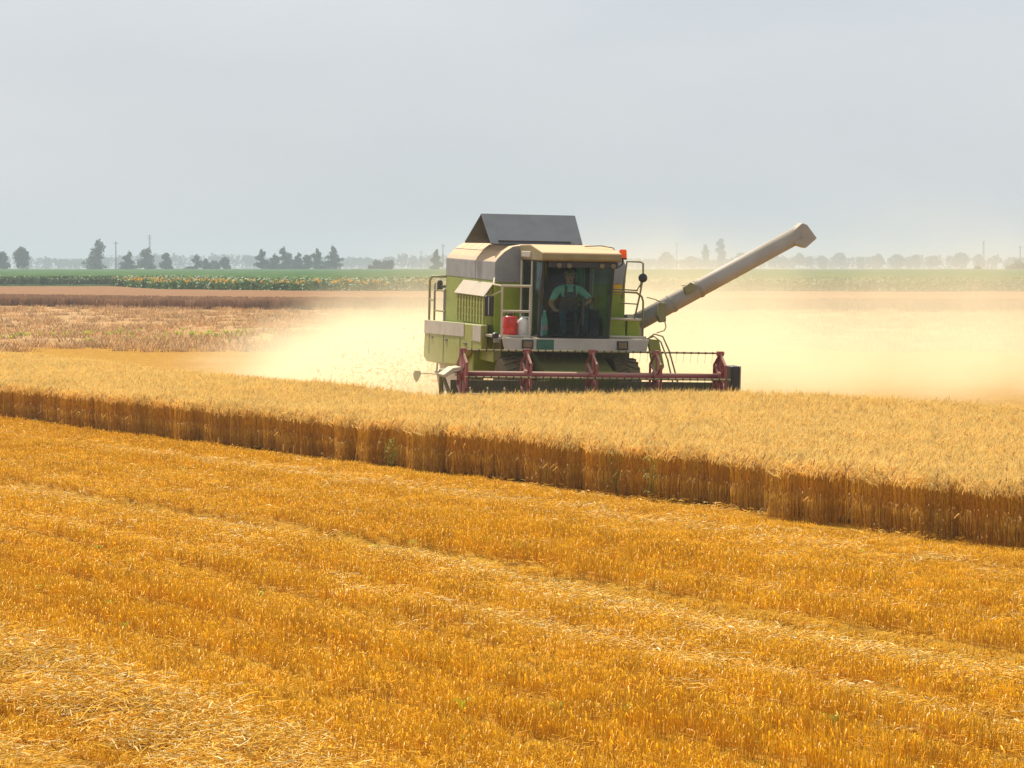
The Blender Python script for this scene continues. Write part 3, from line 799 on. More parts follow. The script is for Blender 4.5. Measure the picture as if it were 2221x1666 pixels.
def tree(name, x, y, hh, wd, shape, label, seed, leaf='leaf', group=None, n=900, ls=0.32, cat='tree'):
    r = np.random.default_rng(seed)
    root = empty(name, (x, y, 0)); tag(root, label, cat, group)
    S = Soup()
    S.prism((0, 0, -0.2), (r.normal(0, .1), r.normal(0, .1), hh * 0.55), 0.028 * hh, 0.016 * hh, 0, 7)
    S.prism((0, 0, hh * 0.5), (0, 0, hh * 0.88), 0.016 * hh, 0.004 * hh, 0, 6)
    lobes = []
    R = wd / 2
    if shape == 'cone':       # layered, wide below, pointed
        k = 13
        for i in range(k):
            f = i / (k - 1); rr = R * (1.0 - f) ** 0.62 * r.uniform(0.7, 1.35) + 0.08 * R
            az = r.uniform(0, 6.28) + i * 2.4
            off = rr * 0.55 if i < k - 1 else 0
            lobes.append((math.cos(az) * off, math.sin(az) * off, hh * (0.16 + 0.79 * f), rr * 0.72, rr * 0.72, hh * 0.085))
    elif shape == 'round':
        for i in range(11):
            az = r.uniform(0, 6.28); f = r.uniform(0, 1); rr = R * 0.58 * math.sqrt(max(0.05, 1 - (1.5 * f - 0.6) ** 2))
            lobes.append((math.cos(az) * rr * r.uniform(0.3, 1), math.sin(az) * rr * r.uniform(0.3, 1), hh * (0.28 + 0.52 * f), R * r.uniform(0.38, 0.55), R * r.uniform(0.38, 0.55), hh * r.uniform(0.12, 0.2)))
        lobes.append((0, 0, hh * 0.85, R * 0.42, R * 0.42, hh * 0.13))
    elif shape == 'tall':     # oval column
        for i in range(11):
            f = i / 10; rr = R * (0.5 + 0.5 * math.sin(math.pi * (0.15 + 0.75 * f))) * 0.8
            az = r.uniform(0, 6.28)
            lobes.append((math.cos(az) * rr * 0.35, math.sin(az) * rr * 0.35, hh * (0.2 + 0.72 * f), rr * 0.75, rr * 0.75, hh * 0.09))
    elif shape == 'top':      # ball on a waist
        for i in range(5):
            az = i * 1.3; lobes.append((math.cos(az) * R * 0.5, math.sin(az) * R * 0.5, hh * (0.22 + 0.07 * i), R * 0.6, R * 0.6, hh * 0.16))
        for i in range(5):
            az = i * 1.25; lobes.append((math.cos(az) * R * 0.28, math.sin(az) * R * 0.28, hh * (0.60 + 0.07 * i), R * 0.46, R * 0.46, hh * 0.12))
    else:                     # bush
        for i in range(9):
            az = r.uniform(0, 6.28); k = r.uniform(0, 0.75)
            lobes.append((math.cos(az) * R * k, math.sin(az) * R * k, hh * (0.7 - 0.5 * k) * r.uniform(0.6, 1.1), R * 0.36, R * 0.36, hh * 0.24))
    for lb in lobes[::3]:
        S.prism((0, 0, hh * 0.3), (lb[0] * 0.8, lb[1] * 0.8, lb[2]), 0.008 * hh, 0.003 * hh, 0, 4)
    link_mesh('trunk', S.mesh('trunk', [M['bark']]), root)
    S = Soup(); lobes_to_leaves(S, lobes, n, ls, r)
    link_mesh('crown', S.mesh('crown', [M[leaf]]), root)
    return root
F = 7140.0
def at(px, d): return (px - 1106) / F * d
def top_h(py, d): return EYE + (572 - py) * d / F
GL = 'dark trees along the far edge of the green field'
left_trees = [
    (6, 541, 44, 'round', 'dark round tree cut by the left edge of the picture'),
    (47, 531, 46, 'round', 'broad dark tree second from the left edge of the picture'),
    (216, 514, 56, 'cone', 'tallest dark tree, tiered and standing just left of the utility pole'),
    (280, 542, 36, 'cone', 'short pointed tree just right of the utility pole'),
    (317, 535, 42, 'top', 'tree with a ball shaped top below the thin lattice mast'),
    (360, 545, 30, 'top', 'small narrow tree standing alone right of the ball topped tree'),
    (425, 549, 36, 'cone', 'pointed low tree at the left end of the low clump'),
    (446, 557, 26, 'bush', 'low bushy tree second in the low clump'),
    (464, 554, 28, 'bush', 'low bushy tree third in the low clump'),
    (485, 553, 28, 'round', 'squarish low tree at the right end of the low clump'),
    (566, 537, 36, 'cone', 'pointed dark tree at the left end of the large clump'),
    (594, 547, 32, 'cone', 'lower tree filling the gap left of the ragged pine'),
    (614, 532, 46, 'cone', 'ragged pine with a leaning top in the large clump'),
    (645, 546, 28, 'cone', 'thin spiky tree right of the ragged pine'),
    (664, 549, 30, 'round', 'small round tree between two spiky ones in the large clump'),
    (685, 535, 32, 'cone', 'slender pointed tree left of the broad conical one'),
    (717, 529, 44, 'cone', 'broad conical tree at the right end of the large clump'),
    (840, 550, 44, 'bush', 'low spreading bush alone between the large clump and the combine'),
    (812, 558, 36, 'bush', 'paler low bush touching the spreading bush on its left'),
    (945, 538, 30, 'cone', 'hazy pointed tree beside the combine grain tank'),
]
for k, (px, py, wpx, shp, lab) in enumerate(left_trees):
    d = 1195 + (k * 37) % 50
    tree('dark_tree', at(px, d), d, top_h(py, d), wpx * d / F, shp, lab, 40 + k, 'leaf', GL, 1500, 0.42)
GR = 'hazy trees seen through the dust'
right_trees = [
    (1345, 545, 26, 'round', 'faint hazy tree just right of the orange beacon'),
    (1437, 541, 46, 'round', 'pale domed tree between the railing and the tall pair'),
    (1492, 552, 44, 'round', 'low pale tree left of the tall pair'),
    (1524, 527, 22, 'tall', 'shorter narrow tree of the tall pair above the unloading auger'),
    (1556, 515, 32, 'tall', 'taller tree of the tall pair above the unloading auger'),
    (1602, 545, 50, 'round', 'hazy tree half hidden by the auger right of the tall pair'),
    (1672, 550, 40, 'round', 'hazy round tree just below the middle of the auger'),
    (1727, 545, 34, 'round', 'square looking hazy tree below the auger spout'),
    (1776, 550, 28, 'round', 'small hazy tree left of the wide domed one'),
    (1815, 543, 46, 'round', 'wide domed hazy tree right of the spout'),
    (1862, 560, 22, 'bush', 'lowest hazy bush right of the wide domed tree'),
    (1897, 546, 38, 'round', 'hazy tree at the left end of the joined row'),
    (1937, 547, 44, 'round', 'middle hazy tree of the joined row'),
    (1977, 548, 30, 'round', 'hazy tree at the right end of the joined row'),
    (2016, 551, 34, 'round', 'low hazy tree left of the large round one'),
    (2076, 544, 46, 'round', 'large round hazy tree left of the right lattice mast'),
    (2112, 548, 28, 'round', 'smaller round tree directly below the right lattice mast'),
]
for k, (px, py, wpx, shp, lab) in enumerate(right_trees):
    d = 2550 + (k * 53) % 120
    tree('hazy_tree', at(px, d), d, top_h(py, d), wpx * d / F, shp, lab, 140 + k, 'leaf2', GR, 1100, 0.75)
d = 1230
tree('dark_bush', at(2195, d), d, top_h(555, d), 50 * d / F, 'bush', 'dark bush at the right edge of the picture below the tree row', 190, 'leaf', None, 800, 0.33, 'bush')
tree('dark_bush', at(2110, d), d, top_h(570, d), 34 * d / F, 'bush', 'small dark bush left of the bush at the right edge', 191, 'leaf', None, 500, 0.33, 'bush')

# the wood on the horizon: one mass of crowns
S = Soup(); r = np.random.default_rng(77)
for x in np.arange(-720, 780, 3.4):
    d = 2750 + r.uniform(-60, 60)
    hgt = 7.4 + 4.4 * float(vnoise(np.array([x]), np.array([0.0]), 60, 5)[0]) + r.uniform(-0.8, 1.4) + (3.0 if r.random() < 0.03 else 0)
    lobes = [(x + r.normal(0, 1.5), d, hgt * 0.45, 4.6, 4.6, hgt * 0.5), (x + r.normal(0, 1.5), d, hgt * 0.75, 3.2, 3.2, hgt * 0.26)]
    lobes_to_leaves(S, lobes, 90, 1.15, r)
tag(link_mesh('distant_wood', S.mesh('distant_wood', [M['leaf']])), 'blue hazy wood along the whole horizon', 'wood', kind='stuff')

# ------------------------------------------------------------------ poles and masts
M['pole'] = plain('weathered_pole', (0.10, 0.085, 0.07), 0.8)
def utility_pole(px, py, d, label):
    x, hh = at(px, d), top_h(py, d)
    root = empty('utility_pole', (x, d, 0)); tag(root, label, 'pole', 'utility poles on the horizon')
    m = MB(); m.tube([(0, 0, -0.3), (0, 0, hh)], [0.20, 0.13], 8); m.build('pole', M['pole'], root)
    m = MB(); m.box(-0.9, 0.9, -0.16, -0.14 + 0.12, hh - 0.75, hh - 0.60); m.build('crossarm', M['pole'], root)
    for sx in (-0.75, 0.0, 0.75):
        m = MB(); m.lathe([(0.05, 0), (0.07, 0.08), (0.03, 0.2)], (sx, -0.09, hh - 0.6 + (0.6 if sx == 0 else 0)), 'z', 8); m.build('insulator', M['steel'], root)
utility_pole(251, 521, 1150, 'dark utility pole standing right of the tallest tree')
utility_pole(957, 527, 1300, 'thin utility pole just left of the combine')
utility_pole(1462, 524, 1850, 'faint utility pole left of the tall pair of trees')
utility_pole(2212 - 9, 530, 1400, 'utility pole near the right edge of the picture')
def mast(px, py, d, w_, label):
    x, hh = at(px, d), top_h(py, d)
    root = empty('lattice_mast', (x, d, 0)); tag(root, label, 'mast', 'lattice masts on the horizon')
    for sx, sy in ((-1, -1), (1, -1), (1, 1), (-1, 1)):
        m = MB(); m.tube([(sx * w_, sy * w_, -0.3), (sx * w_ * 0.35, sy * w_ * 0.35, hh)], 0.07, 5); m.build('leg', M['pole'], root)
    m = MB(); k = 14
    for i in range(k):
        f0, f1 = i / k, (i + 1) / k
        a, b = w_ * (1 - 0.65 * f0), w_ * (1 - 0.65 * f1); s_ = 1 if i % 2 else -1
        for y_ in (-1, 1):
            m.tube([(-s_ * a, y_ * a, hh * f0), (s_ * b, y_ * b, hh * f1)], 0.05, 4)
            m.tube([(y_ * a, -s_ * a, hh * f0), (y_ * b, s_ * b, hh * f1)], 0.05, 4)
    m.build('bracing', M['pole'], root)
    for a_, z_ in ((1.0, 0.9), (0.7, 0.97)):
        m = MB(); m.box(-a_, a_, -0.08, 0.08, hh * z_, hh * z_ + 0.12); m.build('crossarm', M['pole'], root)
mast(324, 507, 1450, 0.45, 'thin lattice mast rising behind the ball topped tree')
mast(2124, 520, 1800, 0.55, 'thin lattice mast at the right above the hazy trees')
mast(910, 541, 1900, 0.5, 'faint lattice mast left of the hazy tree by the combine')

# ------------------------------------------------------------------ the combine harvester
YAW = math.radians(13)
CR = Euler((math.radians(1.1), math.radians(1.05), YAW)).to_matrix().to_4x4()
CB = Matrix.Translation((1.445, 60.0, 0.0)) @ CR
H = empty('combine_harvester', (1.445, 60.0, 0.0)); H.rotation_euler = (math.radians(1.1), math.radians(1.05), YAW)
tag(H, 'lime green and pale grey combine harvester with a maroon reel, its unloading auger swung out', 'combine harvester')

def part(name, mb, mat, parent=None, bevel=0.0, smooth=False):
    return mb.build(name, mat, parent if parent is not None else H, bevel, smooth)

# grain tank: front half, and the longer engine cover behind a seam
sec = [(-1.14, 2.57), (-1.14, 2.93), (-1.08, 3.01), (-0.96, 3.13), (-0.80, 3.23), (-0.55, 3.27), (1.05, 3.27), (1.22, 3.20), (1.36, 3.06), (1.435, 2.90), (1.435, 2.57)]
m = MB(); m.prism(sec, 'y', 3.20, 4.93); tank = part('grain_tank', m, M['tank'], None, 0.012)
m = MB(); m.prism(sec, 'y', 4.96, 7.73); eng = part('engine_cover', m, M['tank'], None, 0.012)
for k in range(4):             # sheets on the shoulder of the cover
    y0_ = 5.15 + k * 0.64
    m = MB(); m.add([(-0.97, y0_, 3.135), (-0.97, y0_ + 0.61, 3.135), (-0.80, y0_ + 0.61, 3.247), (-0.80, y0_, 3.247), (-0.965, y0_, 3.10), (-0.965, y0_ + 0.61, 3.10), (-0.80, y0_ + 0.61, 3.20), (-0.80, y0_, 3.20)],
                    [(0, 1, 2, 3), (7, 6, 5, 4), (0, 4, 5, 1), (1, 5, 6, 2), (2, 6, 7, 3), (3, 7, 4, 0)])
    part('roof_panel', m, M['tank'], eng, 0.004)
# hinged covers that stand up over the tank like a ridge roof, open at the ends
m = MB(); m.add([(-1.135, 3.62, 3.27), (0.68, 3.62, 3.27), (0.68, 4.30, 3.84), (-1.19, 4.30, 3.84), (-1.135, 3.655, 3.25), (0.68, 3.655, 3.25), (0.68, 4.33, 3.81), (-1.19, 4.33, 3.81)],
               [(0, 1, 2, 3), (7, 6, 5, 4), (0, 4, 5, 1), (1, 5, 6, 2), (2, 6, 7, 3), (3, 7, 4, 0)])
part('tank_flap', m, M['cover'], None, 0.008)
m = MB(); m.add([(-1.30, 5.25, 3.29), (0.68, 5.25, 3.29), (0.68, 4.31, 3.845), (-1.19, 4.31, 3.845), (-1.30, 5.22, 3.26), (0.68, 5.22, 3.26), (0.68, 4.34, 3.805), (-1.19, 4.34, 3.805)],
               [(3, 2, 1, 0), (4, 5, 6, 7), (0, 1, 5, 4), (1, 2, 6, 5), (2, 3, 7, 6), (3, 0, 4, 7)])
part('tank_flap', m, M['cover'], None, 0.008)
m = MB(); m.prism([(3.72, 3.27), (5.10, 3.27), (4.75, 3.52), (4.10, 3.52)], 'x', -0.70, -0.66); part('tank_end_wall', m, M['grey'])
m = MB(); m.prism([(3.72, 3.27), (5.10, 3.27), (4.75, 3.52), (4.10, 3.52)], 'x', 0.52, 0.56); part('tank_end_wall', m, M['grey'])
m = MB(); m.box(-0.98, 0.45, 3.66, 3.70, 3.25, 3.34); part('flap_hinge', m, M['black'])
for x_ in (0.50, 0.62):
    m = MB(); m.tube([(x_, 3.66, 3.22), (x_, 3.66, 3.33)], 0.012, 6); part('flap_stay', m, M['steel'])

# green body under the tank
m = MB(); m.box(-1.135, 1.43, 3.205, 7.72, 1.02, 2.57); part('body', m, M['green'], None, 0.015)
m = MB(); m.box(1.16, 1.42, 3.185, 3.203, 2.36, 2.56); part('yellow_patch', m, M['yellow'], None, 0.004)  # thin yellow rectangle at the body's upper right corner
# louvred housing on the flank
m = MB(); m.prism([(-1.136, 2.46), (-1.27, 2.28), (-1.27, 1.72), (-1.136, 1.72)], 'y', 3.36, 6.02); lou = part('louvre_housing', m, M['green_dusty'], None, 0.008)
m = MB(); m.add([(-1.13, 3.33, 2.535), (-1.13, 6.05, 2.535), (-1.325, 6.05, 2.27), (-1.325, 3.33, 2.27), (-1.13, 3.33, 2.50), (-1.13, 6.05, 2.50), (-1.30, 6.05, 2.255), (-1.30, 3.33, 2.255)],
               [(0, 1, 2, 3), (7, 6, 5, 4), (0, 4, 5, 1), (1, 5, 6, 2), (2, 6, 7, 3), (3, 7, 4, 0)]); part('louvre_hood', m, M['white'], None, 0.006)
for k in range(10):
    y_ = 3.42 + k * 0.262
    m = MB(); m.box(-1.305, -1.268, y_, y_ + 0.13, 1.74, 2.24); part('louvre_slat', m, M['green_dusty'], lou, 0.004)
for z_ in (1.86, 1.99, 2.12):
    m = MB(); m.box(-1.292, -1.268, 3.40, 6.0, z_, z_ + 0.035); part('louvre_bar', m, M['green_dusty'], lou)

# lower side panels with pale stripes
side = [(3.10, 1.73), (3.10, 1.26), (4.2, 1.20), (5.4, 0.86), (7.5, 0.81), (8.25, 0.80), (8.58, 0.88), (8.45, 1.64), (5.0, 1.70)]
m = MB(); m.prism(side, 'x', -1.40, -1.28); sp_ = part('side_panel', m, M['green_dusty'], None, 0.02)
m = MB(); m.prism([(4.64, 1.705), (4.64, 1.45), (8.50, 1.37), (8.47, 1.635)], 'x', -1.412, -1.395); part('stripe', m, M['white'], sp_)
m = MB(); m.prism([(3.12, 1.715), (3.12, 1.41), (3.83, 1.41), (3.83, 1.70)], 'x', -1.412, -1.395); part('stripe', m, M['white'], sp_)
m = MB(); m.box(-1.408, -1.395, 6.58, 6.60, 0.86, 1.42); part('panel_joint', m, M['dark'], sp_)
m = MB(); m.prism(side, 'x', 1.56, 1.68); part('side_panel', m, M['green_dusty'], None, 0.02)
m = MB(); m.box(-1.27, 1.55, 4.4, 8.35, 0.78, 1.55); part('straw_hood', m, M['green'], None, 0.03)
m = MB(); m.prism([(5.6, 0.80), (7.75, 0.80), (7.25, 0.25), (5.9, 0.25)], 'x', -1.24, -1.16); part('straw_chute', m, M['white'], None, 0.01)
m = MB(); m.prism([(7.55, 0.62), (7.78, 0.62), (7.35, 0.22), (7.15, 0.22)], 'x', -1.30, -1.245); part('chute_edge', m, M['black'])
m = MB(); m.tube([(-1.24, 7.9, 0.85), (-1.24, 7.95, 0.62), (-1.30, 7.8, 0.60)], 0.02, 6); m.tube([(-1.26, 7.7, 0.56), (-1.60, 7.9, 0.57)], 0.012, 6); part('marker_rod', m, M['railgreen'])
m = MB(); m.prism([(-1.71, 0.62), (-1.60, 0.62), (-1.58, 0.55), (-1.63, 0.45), (-1.67, 0.38), (-1.72, 0.46), (-1.74, 0.56)], 'y', 7.85, 7.95); part('rear_marker', m, M['railgreen'], None, 0.01)

for y_ in (3.9, 5.0, 8.0):
    m = MB(); m.box(-1.408, -1.395, y_, y_ + 0.015, 0.98 if y_ > 4.5 else 1.24, 1.40); part('panel_joint', m, M['dark'], sp_)
for y_ in (4.4, 6.2, 7.6):
    m = MB(); m.box(-1.425, -1.398, y_, y_ + 0.22, 1.30, 1.335); part('latch', m, M['black'], sp_, 0.006)
m = MB(); m.box(-1.13, 1.42, 3.180, 3.203, 2.545, 2.575); part('tank_flange', m, M['tank'], tank, 0.004)
for k in range(9):
    m = MB(); m.lathe([(0.016, 0), (0.012, -0.012)], (-1.05 + k * 0.29, 3.180, 2.56), 'y', 8); part('bolt', m, M['steel'], tank)
# rear ladder and the bits of engine seen past the rear corner
m = MB(); m.tube([(-1.22, 8.94, 1.60), (-1.22, 8.94, 2.42), (-1.21, 8.90, 2.49), (-1.20, 8.80, 2.53), (-1.14, 7.70, 2.55)], 0.025, 8)
m.tube([(-1.22, 8.42, 1.60), (-1.22, 8.42, 2.40)], 0.022, 8)
part('rear_handrail', m, M['railgreen'], None, 0, True)
for z_ in (1.84, 2.05, 2.26):
    m = MB(); m.tube([(-1.22, 8.94, z_), (-1.22, 8.42, z_)] if z_ == 2.05 else [(-1.22, 8.42, z_), (-1.15, 7.70, z_)], 0.02, 6); part('ladder_rung', m, M['railgreen'])
m = MB(); m.box(-1.10, -0.75, 7.74, 8.15, 1.55, 2.25); part('radiator_duct', m, M['grey'], None, 0.02)
m = MB(); m.box(-1.12, -0.95, 7.76, 7.95, 1.60, 2.30); part('engine_block', m, M['black'], None, 0.01)
m = MB(); m.lathe([(0.06, 0), (0.06, 0.16), (0.04, 0.2)], (-1.16, 8.2, 2.26), 'z', 10); m.tube([(-1.16, 8.2, 2.33), (-1.05, 7.74, 2.35)], 0.03, 6); part('air_cleaner', m, M['black'])

# front platform
m = MB(); m.prism([(-1.345, 1.555), (-1.29, 1.325), (1.42, 1.325), (1.47, 1.555)], 'y', 1.52, 1.62); beam = part('front_beam', m, M['white'], None, 0.015)
m = MB(); m.box(-0.70, -0.37, 1.510, 1.522, 1.345, 1.53); part('decal', m, M['teal'], beam)
for x_ in (-0.98, 0.84):
    m = MB(); m.box(x_, x_ + 0.22, 1.500, 1.522, 1.355, 1.52); hl = part('headlight', m, M['black'], beam, 0.008)
    m = MB(); m.box(x_ + 0.03, x_ + 0.19, 1.490, 1.502, 1.38, 1.495); part('lens', m, M['lamp'], hl, 0.01)
m = MB(); m.box(-1.34, 1.46, 1.625, 3.20, 1.52, 1.565); part('platform', m, M['steel'], None, 0.004)
# left guard rail round the platform
for x_ in (-1.335, -0.80):
    m = MB(); m.tube([(x_, 1.68, 1.56), (x_, 1.68, 2.50)], 0.022, 8); part('rail_post', m, M['rail'])
m = MB(); m.tube([(-1.345, 1.68, 2.51), (-0.79, 1.68, 2.51)], 0.024, 8); part('guard_rail', m, M['rail'])
m = MB(); m.tube([(-1.345, 1.68, 2.04), (-0.79, 1.68, 2.04)], 0.024, 8); part('guard_rail', m, M['rail'])
m = MB(); m.tube([(-1.345, 1.68, 2.51), (-1.34, 2.4, 2.52), (-1.16, 3.15, 2.62)], 0.018, 6); part('guard_rail', m, M['rail'])
m = MB(); m.box(-1.345, -0.79, 1.66, 1.70, 1.57, 1.60); part('toe_board', m, M['rail'])
# left mirror
m = MB(); m.tube([(-1.335, 1.70, 2.42), (-1.50, 1.80, 2.33)], 0.014, 6); part('mirror_arm', m, M['rail'])
m = MB(); m.box(-1.635, -1.465, 1.78, 1.84, 1.94, 2.32); mir = part('mirror', m, M['black'], None, 0.02)
m = MB(); m.box(-1.577, -1.562, 1.772, 1.782, 1.96, 2.30); part('mirror_clip', m, M['rail'], mir)
# small lamp and bracket below the left rail
m = MB(); m.lathe([(0.05, 0), (0.07, 0.05), (0.05, 0.12)], (-1.42, 1.75, 1.58), 'y', 10); part('side_lamp', m, M['black'])
m = MB(); m.box(-1.46, -1.33, 1.70, 1.80, 1.45, 1.53); part('step_bracket', m, M['steel'], None, 0.01)

# right hand rails, mirror
def R(pts, name='guard_rail', r_=0.018, mat='railgreen'):
    m = MB(); m.tube(pts, r_, 7); return part(name, m, M[mat], None, 0, True)
R([(1.02, 1.90, 2.30), (1.06, 1.9, 2.66), (1.10, 1.9, 3.00), (1.36, 1.9, 3.00), (1.415, 1.9, 2.97), (1.42, 1.9, 2.72), (1.37, 1.9, 2.40), (1.27, 1.9, 1.92)])
R([(0.72, 1.92, 2.48), (1.05, 1.92, 2.475), (1.33, 1.92, 2.46)], r_=0.014)
R([(0.72, 1.88, 2.42), (1.05, 1.88, 2.43), (1.30, 1.88, 2.42), (1.40, 1.88, 2.35), (1.43, 1.88, 2.25), (1.435, 1.88, 1.57)], r_=0.02)
R([(1.00, 1.9, 2.22), (1.33, 1.9, 2.205)], r_=0.013)
R([(0.72, 1.9, 1.925), (1.44, 1.9, 1.91)], r_=0.024, mat='rail')
R([(0.70, 1.66, 1.60), (1.44, 1.66, 1.59)], r_=0.022, mat='rail')
m = MB(); m.lathe([(0.03, -0.02), (0.085, 0), (0.085, 0.03), (0.04, 0.06)], (1.405, 1.84, 2.70), 'y', 14); mr_ = part('mirror', m, M['black'])
m = MB(); m.tube([(1.40, 1.90, 2.66), (1.36, 1.90, 2.52)], 0.02, 6); part('mirror_arm', m, M['railgreen'], mr_)
R([(1.40, 1.88, 2.64), (1.30, 1.88, 2.46)], 'mirror_stay', 0.01)
# tool boxes right of the cab
m = MB(); m.box(0.72, 1.17, 2.15, 2.55, 1.567, 1.93); part('tool_box', m, M['green'], None, 0.012)
m = MB(); m.box(1.20, 1.44, 2.15, 2.55, 1.567, 1.90); tb = part('tool_box', m, M['green'], None, 0.012)
m = MB(); m.box(1.19, 1.45, 2.13, 2.57, 1.902, 1.925); part('lid', m, M['rail'], tb, 0.004)
m = MB(); m.prism([(2.2, 1.93), (2.5, 1.93), (2.45, 1.99), (2.3, 2.0)], 'x', 1.22, 1.40); part('cover_hump', m, M['grey'], None, 0.01)

# cab
cab = empty('cab', (0, 0, 0)); cab.parent = H
def post(pts, r_=0.028, mat='rail'):
    m = MB(); m.tube(pts, r_, 6); return part('pillar', m, M[mat], cab)
FL, FR = -0.64, 0.685
post([(FL, 1.62, 1.57), (FL + 0.04, 1.52, 2.99)], 0.03, 'black'); post([(FR, 1.62, 1.57), (FR + 0.06, 1.52, 2.99)], 0.03, 'black')
post([(FL - 0.01, 2.20, 1.57), (FL - 0.01, 2.20, 2.98)], 0.022); post([(FL - 0.01, 3.05, 1.57), (FL - 0.01, 3.05, 2.98)], 0.03)
post([(FR + 0.03, 3.05, 1.57), (FR + 0.05, 3.05, 2.98)], 0.03)
def pane(name, q, th, mat='glass'):
    """flat pane through four points with a thickness vector"""
    t_ = Vector(th); a = [Vector(p) for p in q]; b = [p + t_ for p in a]
    m = MB(); m.add(a + b, [(0, 1, 2, 3), (7, 6, 5, 4), (0, 4, 5, 1), (1, 5, 6, 2), (2, 6, 7, 3), (3, 7, 4, 0)])
    return part(name, m, M[mat], cab)
# windscreen, gently curved: five facets in one sheet
m = MB(); xs_b = np.linspace(FL + 0.025, FR - 0.025, 9); vs, fs = [], []
for k, x_ in enumerate(xs_b):
    f_ = (k / 8 - 0.5) * 2; bow = 0.10 * (f_ * f_ - 1)
    xt = x_ + (0.04 + 0.02 * (k / 8))
    vs += [(x_, 1.61 + bow, 1.575), (xt, 1.52 + bow, 2.985), (x_, 1.617 + bow, 1.575), (xt, 1.527 + bow, 2.985)]
for k in range(8):
    a = 4 * k; fs += [(a, a + 4, a + 5, a + 1), (a + 2, a + 3, a + 7, a + 6), (a, a + 2, a + 6, a + 4), (a + 1, a + 5, a + 7, a + 3)]
fs += [(0, 1, 3, 2), (32, 34, 35, 33)]
m.add(vs, fs); part('windscreen', m, M['glass'], cab, 0, True)
pane('side_window', [(FL, 1.66, 1.60), (FL - 0.01, 2.17, 1.60), (FL - 0.01, 2.17, 2.97), (FL + 0.035, 1.56, 2.97)], (0.007, 0, 0))
pane('side_window', [(FL - 0.01, 2.23, 1.60), (FL - 0.01, 3.02, 1.60), (FL - 0.01, 3.02, 2.97), (FL - 0.01, 2.23, 2.97)], (0.007, 0, 0))
pane('side_window', [(FR, 1.66, 1.60), (FR + 0.03, 3.02, 1.60), (FR + 0.05, 3.02, 2.97), (FR + 0.055, 1.56, 2.97)], (-0.007, 0, 0))
m = MB(); m.box(FL, FR, 3.06, 3.12, 1.57, 2.98); part('rear_wall', m, M['dark'], cab)
m = MB(); m.box(FL - 0.02, FR + 0.02, 1.56, 3.12, 1.566, 1.60); part('cab_floor', m, M['dark'], cab)
m = MB(); m.box(FL, FR + 0.05, 1.60, 3.05, 2.955, 2.985); part('headliner', m, M['dark'], cab)
m = MB(); m.prism([(1.33, 3.02), (1.33, 3.135), (1.36, 3.155), (2.30, 3.285), (3.16, 3.27), (3.16, 2.99), (1.38, 2.99)], 'x', FL - 0.03, 0.85)
roof = part('cab_roof', m, M['roofpaint'], cab, 0.018)
m = MB(); m.box(FL - 0.045, FL - 0.02, 2.25, 3.0, 3.04, 3.15); part('air_intake', m, M['white'], roof, 0.01)
m = MB(); m.tube([(0.3, 2.0, 3.27), (0.6, 1.9, 3.285), (0.80, 1.8, 3.25), (0.87, 1.7, 3.12), (0.90, 1.75, 3.02)], 0.010, 6); part('roof_cable', m, M['black'], roof)
m = MB(); m.box(-0.52, 0.80, 1.40, 1.50, 2.87, 2.988); bar = part('light_bar', m, M['black'], cab, 0.015)
for x_ in (-0.33, -0.14, 0.49, 0.70):
    m = MB(); m.lathe([(0.045, 0.05), (0.062, 0.02), (0.062, -0.012), (0.05, -0.02)], (x_, 1.395, 2.915), 'y', 14); wl_ = part('work_light', m, M['black'], bar)
    m = MB(); m.lathe([(0.05, 0.0), (0.04, -0.008)], (x_, 1.374, 2.915), 'y', 14); part('lens', m, M['lamp'], bar)
m = MB(); m.tube([(0.05, 1.42, 1.60), (0.10, 1.405, 1.95), (0.20, 1.40, 2.28)], 0.010, 5); m.box(0.13, 0.16, 1.392, 1.402, 1.80, 2.35); part('wiper', m, M['black'], cab)
# inside: seat, steering column and wheel, console
m = MB(); m.box(-0.13, 0.43, 2.42, 2.92, 1.83, 1.95); m.box(-0.10, 0.40, 2.80, 2.93, 1.95, 2.60); m.box(0.0, 0.30, 2.5, 2.85, 1.60, 1.83); part('driver_seat', m, M['black'], cab, 0.04)
m = MB(); m.tube([(0.15, 1.85, 1.60), (0.15, 2.02, 2.12)], 0.04, 8); part('steering_column', m, M['black'], cab)
m = MB(); q_ = [(0.15 + 0.19 * math.cos(a), 2.03 + 0.06 * math.sin(a), 2.14 + 0.18 * math.sin(a) * 0.55) for a in np.linspace(0, 2 * math.pi, 21)]
m.tube(q_, 0.016, 6, False); m.tube([(0.15 - 0.18, 2.03, 2.14), (0.15 + 0.18, 2.03, 2.14)], 0.012, 6); m.tube([(0.15, 2.03, 2.14), (0.15, 1.99, 2.05)], 0.012, 6); part('steering_wheel', m, M['black'], cab)
m = MB(); m.box(0.46, 0.64, 2.1, 2.8, 1.60, 2.08); m.tube([(0.55, 2.2, 2.08), (0.53, 2.15, 2.26)], 0.012, 6); m.ball((0.53, 2.15, 2.28), 0.03); part('console', m, M['dark'], cab, 0.02)
M['curtain'] = plain('green_curtain', (0.10, 0.30, 0.13), 0.8)
m = MB()
for k in range(5):
    m.box(0.40 + k * 0.035, 0.43 + k * 0.035, 2.98 + 0.02 * (k % 2), 3.01 + 0.02 * (k % 2), 2.1, 2.9)
part('curtain', m, M['curtain'], cab)
